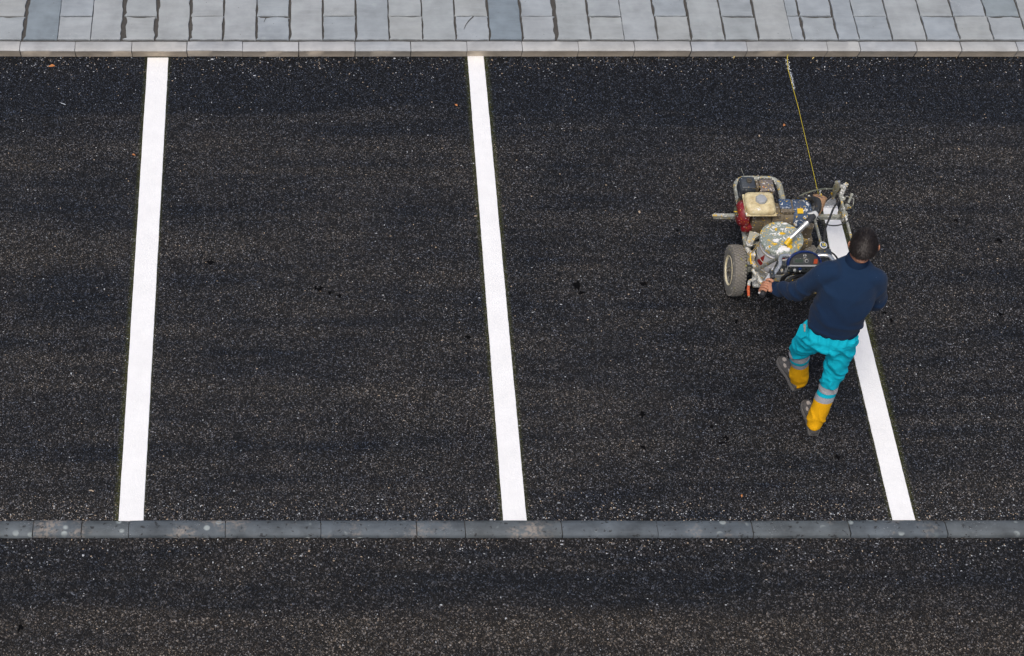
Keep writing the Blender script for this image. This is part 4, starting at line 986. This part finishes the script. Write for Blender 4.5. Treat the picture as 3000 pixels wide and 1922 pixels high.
bm.normal_update(); bm.verts.ensure_lookup_table()
for f in bm.faces:
    key = which(f.calc_center_median())
    if key[0] == 'turq': key = ('turq', 0, 0)
    groups.setdefault(key, []).append(f)
tro = None
for key in sorted(groups, key=lambda k: k[0] != 'turq'):
    fs = groups[key]; idx = {}; V = []; F = []; off = {'turq': 0, 'reflect': .0012, 'amber': 0}[key[0]]
    for f in fs:
        ff = []
        for v in f.verts:
            if v.index not in idx: idx[v.index] = len(V); V.append(v.co + v.normal * off)
            ff.append(idx[v.index])
        F.append(ff)
    m_ = bpy.data.meshes.new('x'); m_.from_pydata(V, [], F)
    if tro is None: tro = finish(m_, 'trousers', 'turq', man)
    else: finish(m_, 'reflective_band' if key[0] == 'reflect' else 'trouser_cuff', key[0], tro)
bm.free()
# waistband, hip pocket with a folded flap
pk = z5(316, 745, .93)
b = MB(); b.prism([pk + V3((-.022, .012, .022)), pk + V3((.018, -.002, .026)), pk + V3((.026, -.030, -.050)), pk + V3((.002, -.020, -.090)), pk + V3((-.030, .0, -.075))], V3((-.008, -.008, .002))); part(b, 'side_pocket', 'turq', tro)
b = MB(); b.prism([pk + V3((-.008, .010, .028)), pk + V3((.006, .004, .030)), pk + V3((.012, -.014, -.020)), pk + V3((.004, -.010, -.022))], V3((-.004, -.012, .006))); part(b, 'pocket_lining', 'shoe_pale', tro)

# shoes
def shoe(heel, toe):
    d_ = (toe - heel); L_ = d_.length; d_.normalize(); s_ = V3((d_.y, -d_.x, 0))
    prof = [(0, .026, .050, .0), (.05, .034, .075, 0), (.18, .037, .092, 0), (.32, .038, .090, 0), (.45, .040, .076, 0), (.58, .045, .064, 0), (.72, .049, .055, 0), (.85, .046, .046, 0), (.95, .034, .036, 0), (1.0, .016, .028, 0)]
    b = MB(); n = 16; rings = []; so = MB(); srings = []
    for t, w_, h_, _ in prof:
        c = heel + d_ * (L_ * t); bow = s_ * (.010 * math.sin(math.pi * t))
        rings.append([c + bow + s_ * math.cos(2 * math.pi * j / n) * w_ + V3((0, 0, .022 + max(0, math.sin(2 * math.pi * j / n)) * (h_ - .012) + min(0, math.sin(2 * math.pi * j / n)) * .006)) for j in range(n)])
        srings.append([c + bow + s_ * x * (w_ + .005) + V3((0, 0, z_)) for x, z_ in ((-1, .002), (-1.02, .018), (-.95, .028), (.95, .028), (1.02, .018), (1, .002))])
    loft(b, rings); loft(so, srings)
    ob = part(b, 'shoe', 'shoe', man, angle=70); part(so, 'sole', 'sole', ob)
    for (t, u, lw, ll) in ((.84, -.1, .018, .034), (.68, .55, .012, .030), (.66, -.6, .012, .034), (.48, .6, .010, .030), (.46, -.6, .010, .030)):
        c = heel + d_ * (L_ * t); 
        w_ = np.interp(t, [p[0] for p in prof], [p[1] for p in prof]); h_ = np.interp(t, [p[0] for p in prof], [p[2] for p in prof])
        ang = math.acos(u); pt = c + s_ * (.010 * math.sin(math.pi * t)) + s_ * math.cos(ang) * w_ + V3((0, 0, .0225 + math.sin(ang) * (h_ - .012)))
        nrm = (s_ * math.cos(ang) / w_ + V3((0, 0, 1)) * math.sin(ang) / h_).normalized(); sd2 = d_.cross(nrm).normalized()
        b = MB(); o = []
        for j in range(10): a = 2 * math.pi * j / 10; o.append(pt + d_ * math.cos(a) * ll * .55 + sd2 * math.sin(a) * lw * .8 - nrm * .004)
        b.prism(o, nrm * .0062); part(b, 'shoe_patch', 'shoe_pale', ob)
    return ob
def flat(v): return V3((v.x, v.y, 0))
shoe(flat(z5(272, 1165, .02)), flat(z5(160, 940, .04))); shoe(flat(z5(386, 1475, .02)), flat(z5(334, 1235, .04)))

# body: head, neck, trunk, limbs in one surface, fingers rooted in the palms
YAW = R(-14); PITCH = R(-14)
HR = Matrix.Rotation(YAW, 3, 'Z') @ Matrix.Rotation(PITCH, 3, 'X') @ Matrix.Rotation(R(-4), 3, 'Y')
def H(x, y, z): return headc + HR @ V3((x, y, z))
def headshape(dirv):
    x, y, z = dirv
    k = V3((x * .0790, y * .094, z * .108))
    if z < 0: k.x *= 1 + .22 * z; k.y += .012 * (-z)                     # jaw narrows, chin forward
    if y < 0 and z < -.2: k.y *= .86                                     # nape
    if y < 0 and z > 0: k.y *= 1.04
    return k
bd = MB(); u_, v_ = 28, 20; V = []
for i in range(v_ + 1):
    th_ = math.pi * i / v_
    for j in range(u_):
        ph = 2 * math.pi * j / u_; V.append(H(*headshape((math.sin(th_) * math.cos(ph), math.sin(th_) * math.sin(ph), math.cos(th_)))))
bd.add(V, [(i * u_ + j, i * u_ + (j + 1) % u_, (i + 1) * u_ + (j + 1) % u_, (i + 1) * u_ + j) for i in range(v_) for j in range(u_)])
bd.tube([H(0, .093, .022), H(0, .112, -.012), H(0, .116, -.024), H(0, .095, -.030)], [.008, .013, .015, .008], 8)             # nose
bd.tube([H(-.030, .086, -.060), H(0, .099, -.058), H(.030, .086, -.060)], [.006, .010, .006], 8)                              # mouth
bd.ball(H(0, .088, -.092), .020)                                                                                             # chin
bd.tube([H(-.045, .080, .030), H(0, .094, .032), H(.045, .080, .030)], [.010, .011, .010], 8)                                 # brow
for s_ in (-1, 1):
    ear = smooth_path([H(s_ * .076, .008, -.028), H(s_ * .088, -.004, -.018), H(s_ * .097, -.012, .006), H(s_ * .091, -.003, .024), H(s_ * .078, .012, .016)])
    bd.tube(ear, .0065, 8); bd.ball(H(s_ * .078, .002, -.002), (.010, .012, .018))
bd.tube([H(0, -.028, -.045), neckb + V3((0, .012, .03)), neckb + V3((0, -.01, -.05))], [.056, .056, .066], 18)
loft(bd, [ring(V3((3.574, 7.020, .90)), .135, .092), ring(V3((3.582, 7.045, 1.07)), .150, .105), ring(V3((3.604, 7.110, 1.28)), .165, .105), ring(V3((3.622, 7.158, 1.375)), .125, .075), ring(V3((3.628, 7.175, 1.40)), .08, .06)])
loft(bd, [ring(V3((3.562, 7.005, .78)), .120, .085), ring(V3((3.568, 7.008, .86)), .145, .105), ring(V3((3.574, 7.020, .93)), .130, .088)])
for a_, e_, w_ in ((shL, elL, wrL), (shR, elR, wrR)): bd.tube([a_ + (V3((3.62, 7.15, 1.34)) - a_) * .4, a_, e_, w_ + (w_ - e_) * .06], [.055, .055, .042, .028], 14)
for h, k, a in ((hipL, knL, anL), (hipR, knR, anR)): bd.tube([h + V3((0, 0, .02)), h, k, k.lerp(a, .4), a], [.07, .075, .052, .052, .036], 14)
def hand(wr, g0, g1, inner):
    """palm and fingers closed round the grip running from g0 (front) to g1 (back); inner = +1 when the wrist lies towards +X"""
    fing = MB(); e1 = (g0 - g1).normalized(); e2 = V3((-inner, 0, 0)); e2 = (e2 - e1 * e2.dot(e1)).normalized(); e3 = e2.cross(e1); 
    if e3.z < 0: e3 = -e3
    gc = g0.lerp(g1, .80)
    on = lambda t, ang, r: gc + e1 * t + e2 * math.cos(ang) * r + e3 * math.sin(ang) * r
    kn = on(0, R(104), .032)
    pw = wr + (kn - wr) * .25
    bd.tube([wr - (kn - wr) * .2, pw, wr.lerp(kn, .62), kn], [(.022, .028), (.022, .031), (.019, .041), (.014, .040)], 14, up=tuple(e3))
    for k in range(4):
        t = .031 - k * .0205; rad = [.0096, .0100, .0096, .0084][k]; ext = [0, 6, 2, -12][k]
        angs = [R(118), R(84), R(48), R(8), R(-34), R(-70 - ext)]
        rr = [.030, .0325, .031, .0295, .0285, .0275]
        fing.tube(smooth_path([on(t + .002 * math.sin(k), a, r_) for a, r_ in zip(angs, rr)], 3), [rad * 1.06] * 4 + [rad] * 5 + [rad * 1.04] * 2 + [rad * .9] * 4 + [rad * .55], 10)
    th = smooth_path([wr.lerp(kn, .35) + e1 * .024, on(.052, R(150), .036), on(.060, R(112), .034), on(.056, R(70), .031), on(.050, R(40), .028)], 4)
    fing.tube(th, [.014, .014, .0135, .013, .0125, .012, .012, .012, .0115, .011, .0115, .0115, .011, .010, .009, .0075, .005], 10)
    return fing
fL = hand(wrL, gl0, gl1, 1); fR = hand(wrR, gr0, gr1, 1)
me = remeshed(bd, .0065, 4)
bb = bmesh.new(); bb.from_mesh(me)
for fg in (fL, fR):
    m2 = fg.mesh('f'); bb.from_mesh(m2)
bb.to_mesh(me); bb.free()
body = finish(me, 'body', 'skin', man, 80)
for s_ in (-1, 1): part(MB().ball(H(s_ * .031, .083, .008), .0125), 'eye', 'eye', body)
# short hair: thick cap over crown, back and sides
V = []; hu, hv = 56, 30
def hairline(ph):
    y = math.sin(ph); x = math.cos(ph)
    return .62 * math.pi if y < -.35 else (.545 * math.pi - .17 * math.pi * max(0, (y + .35) / 1.35) if abs(x) < .93 else .50 * math.pi)
for i in range(hv + 1):
    for j in range(hu):
        ph = 2 * math.pi * j / hu; th_ = hairline(ph) * i / hv
        dv = (math.sin(th_) * math.cos(ph), math.sin(th_) * math.sin(ph), math.cos(th_)); k = headshape(dv)
        th2 = 1 + (.085 + .02 * noise.noise(V3(dv) * 5) + .025 * noise.noise(V3(dv) * 22)) * (1 if i < hv - 3 else (hv - i) / 3 * .85 + .1)
        V.append(H(k.x * th2, k.y * th2, k.z * th2))
hb_ = MB(); hb_.add(V, [(i * hu + j, i * hu + (j + 1) % hu, (i + 1) * hu + (j + 1) % hu, (i + 1) * hu + j) for i in range(hv) for j in range(hu)])
part(hb_, 'hair', 'hair', body, angle=180)

M['strand'] = m_plain('hair_strand', (.013, .0075, .005), .5, var=.7, vs=400)
sb = MB(); rs_ = random.Random(11)
for _ in range(9000):
    ph = rs_.uniform(0, 2 * math.pi); th_ = hairline(ph) * math.sqrt(rs_.uniform(.0, 1.03))
    dv = V3((math.sin(th_) * math.cos(ph), math.sin(th_) * math.sin(ph), math.cos(th_))); k = headshape(dv); p = V3(k) * 1.085
    tng = V3((0, -.3, -1)) - dv * V3((0, -.3, -1)).dot(dv) + V3((rs_.uniform(-.5, .5), rs_.uniform(-.5, .5), rs_.uniform(-.3, .3)))
    if th_ < .5: tng += V3((rs_.uniform(-.5, .5), .6, 0))
    tng.normalize(); g_ = tng * rs_.uniform(.012, .022) + dv * rs_.uniform(.0005, .0060); sdv = dv.cross(tng).normalized() * .0013
    sb.add([H(*(p - sdv)), H(*(p + sdv)), H(*(p + g_))], [(0, 1, 2)])
tag(part(sb, 'hair_strands', 'strand', body, smooth=False), kind='stuff')
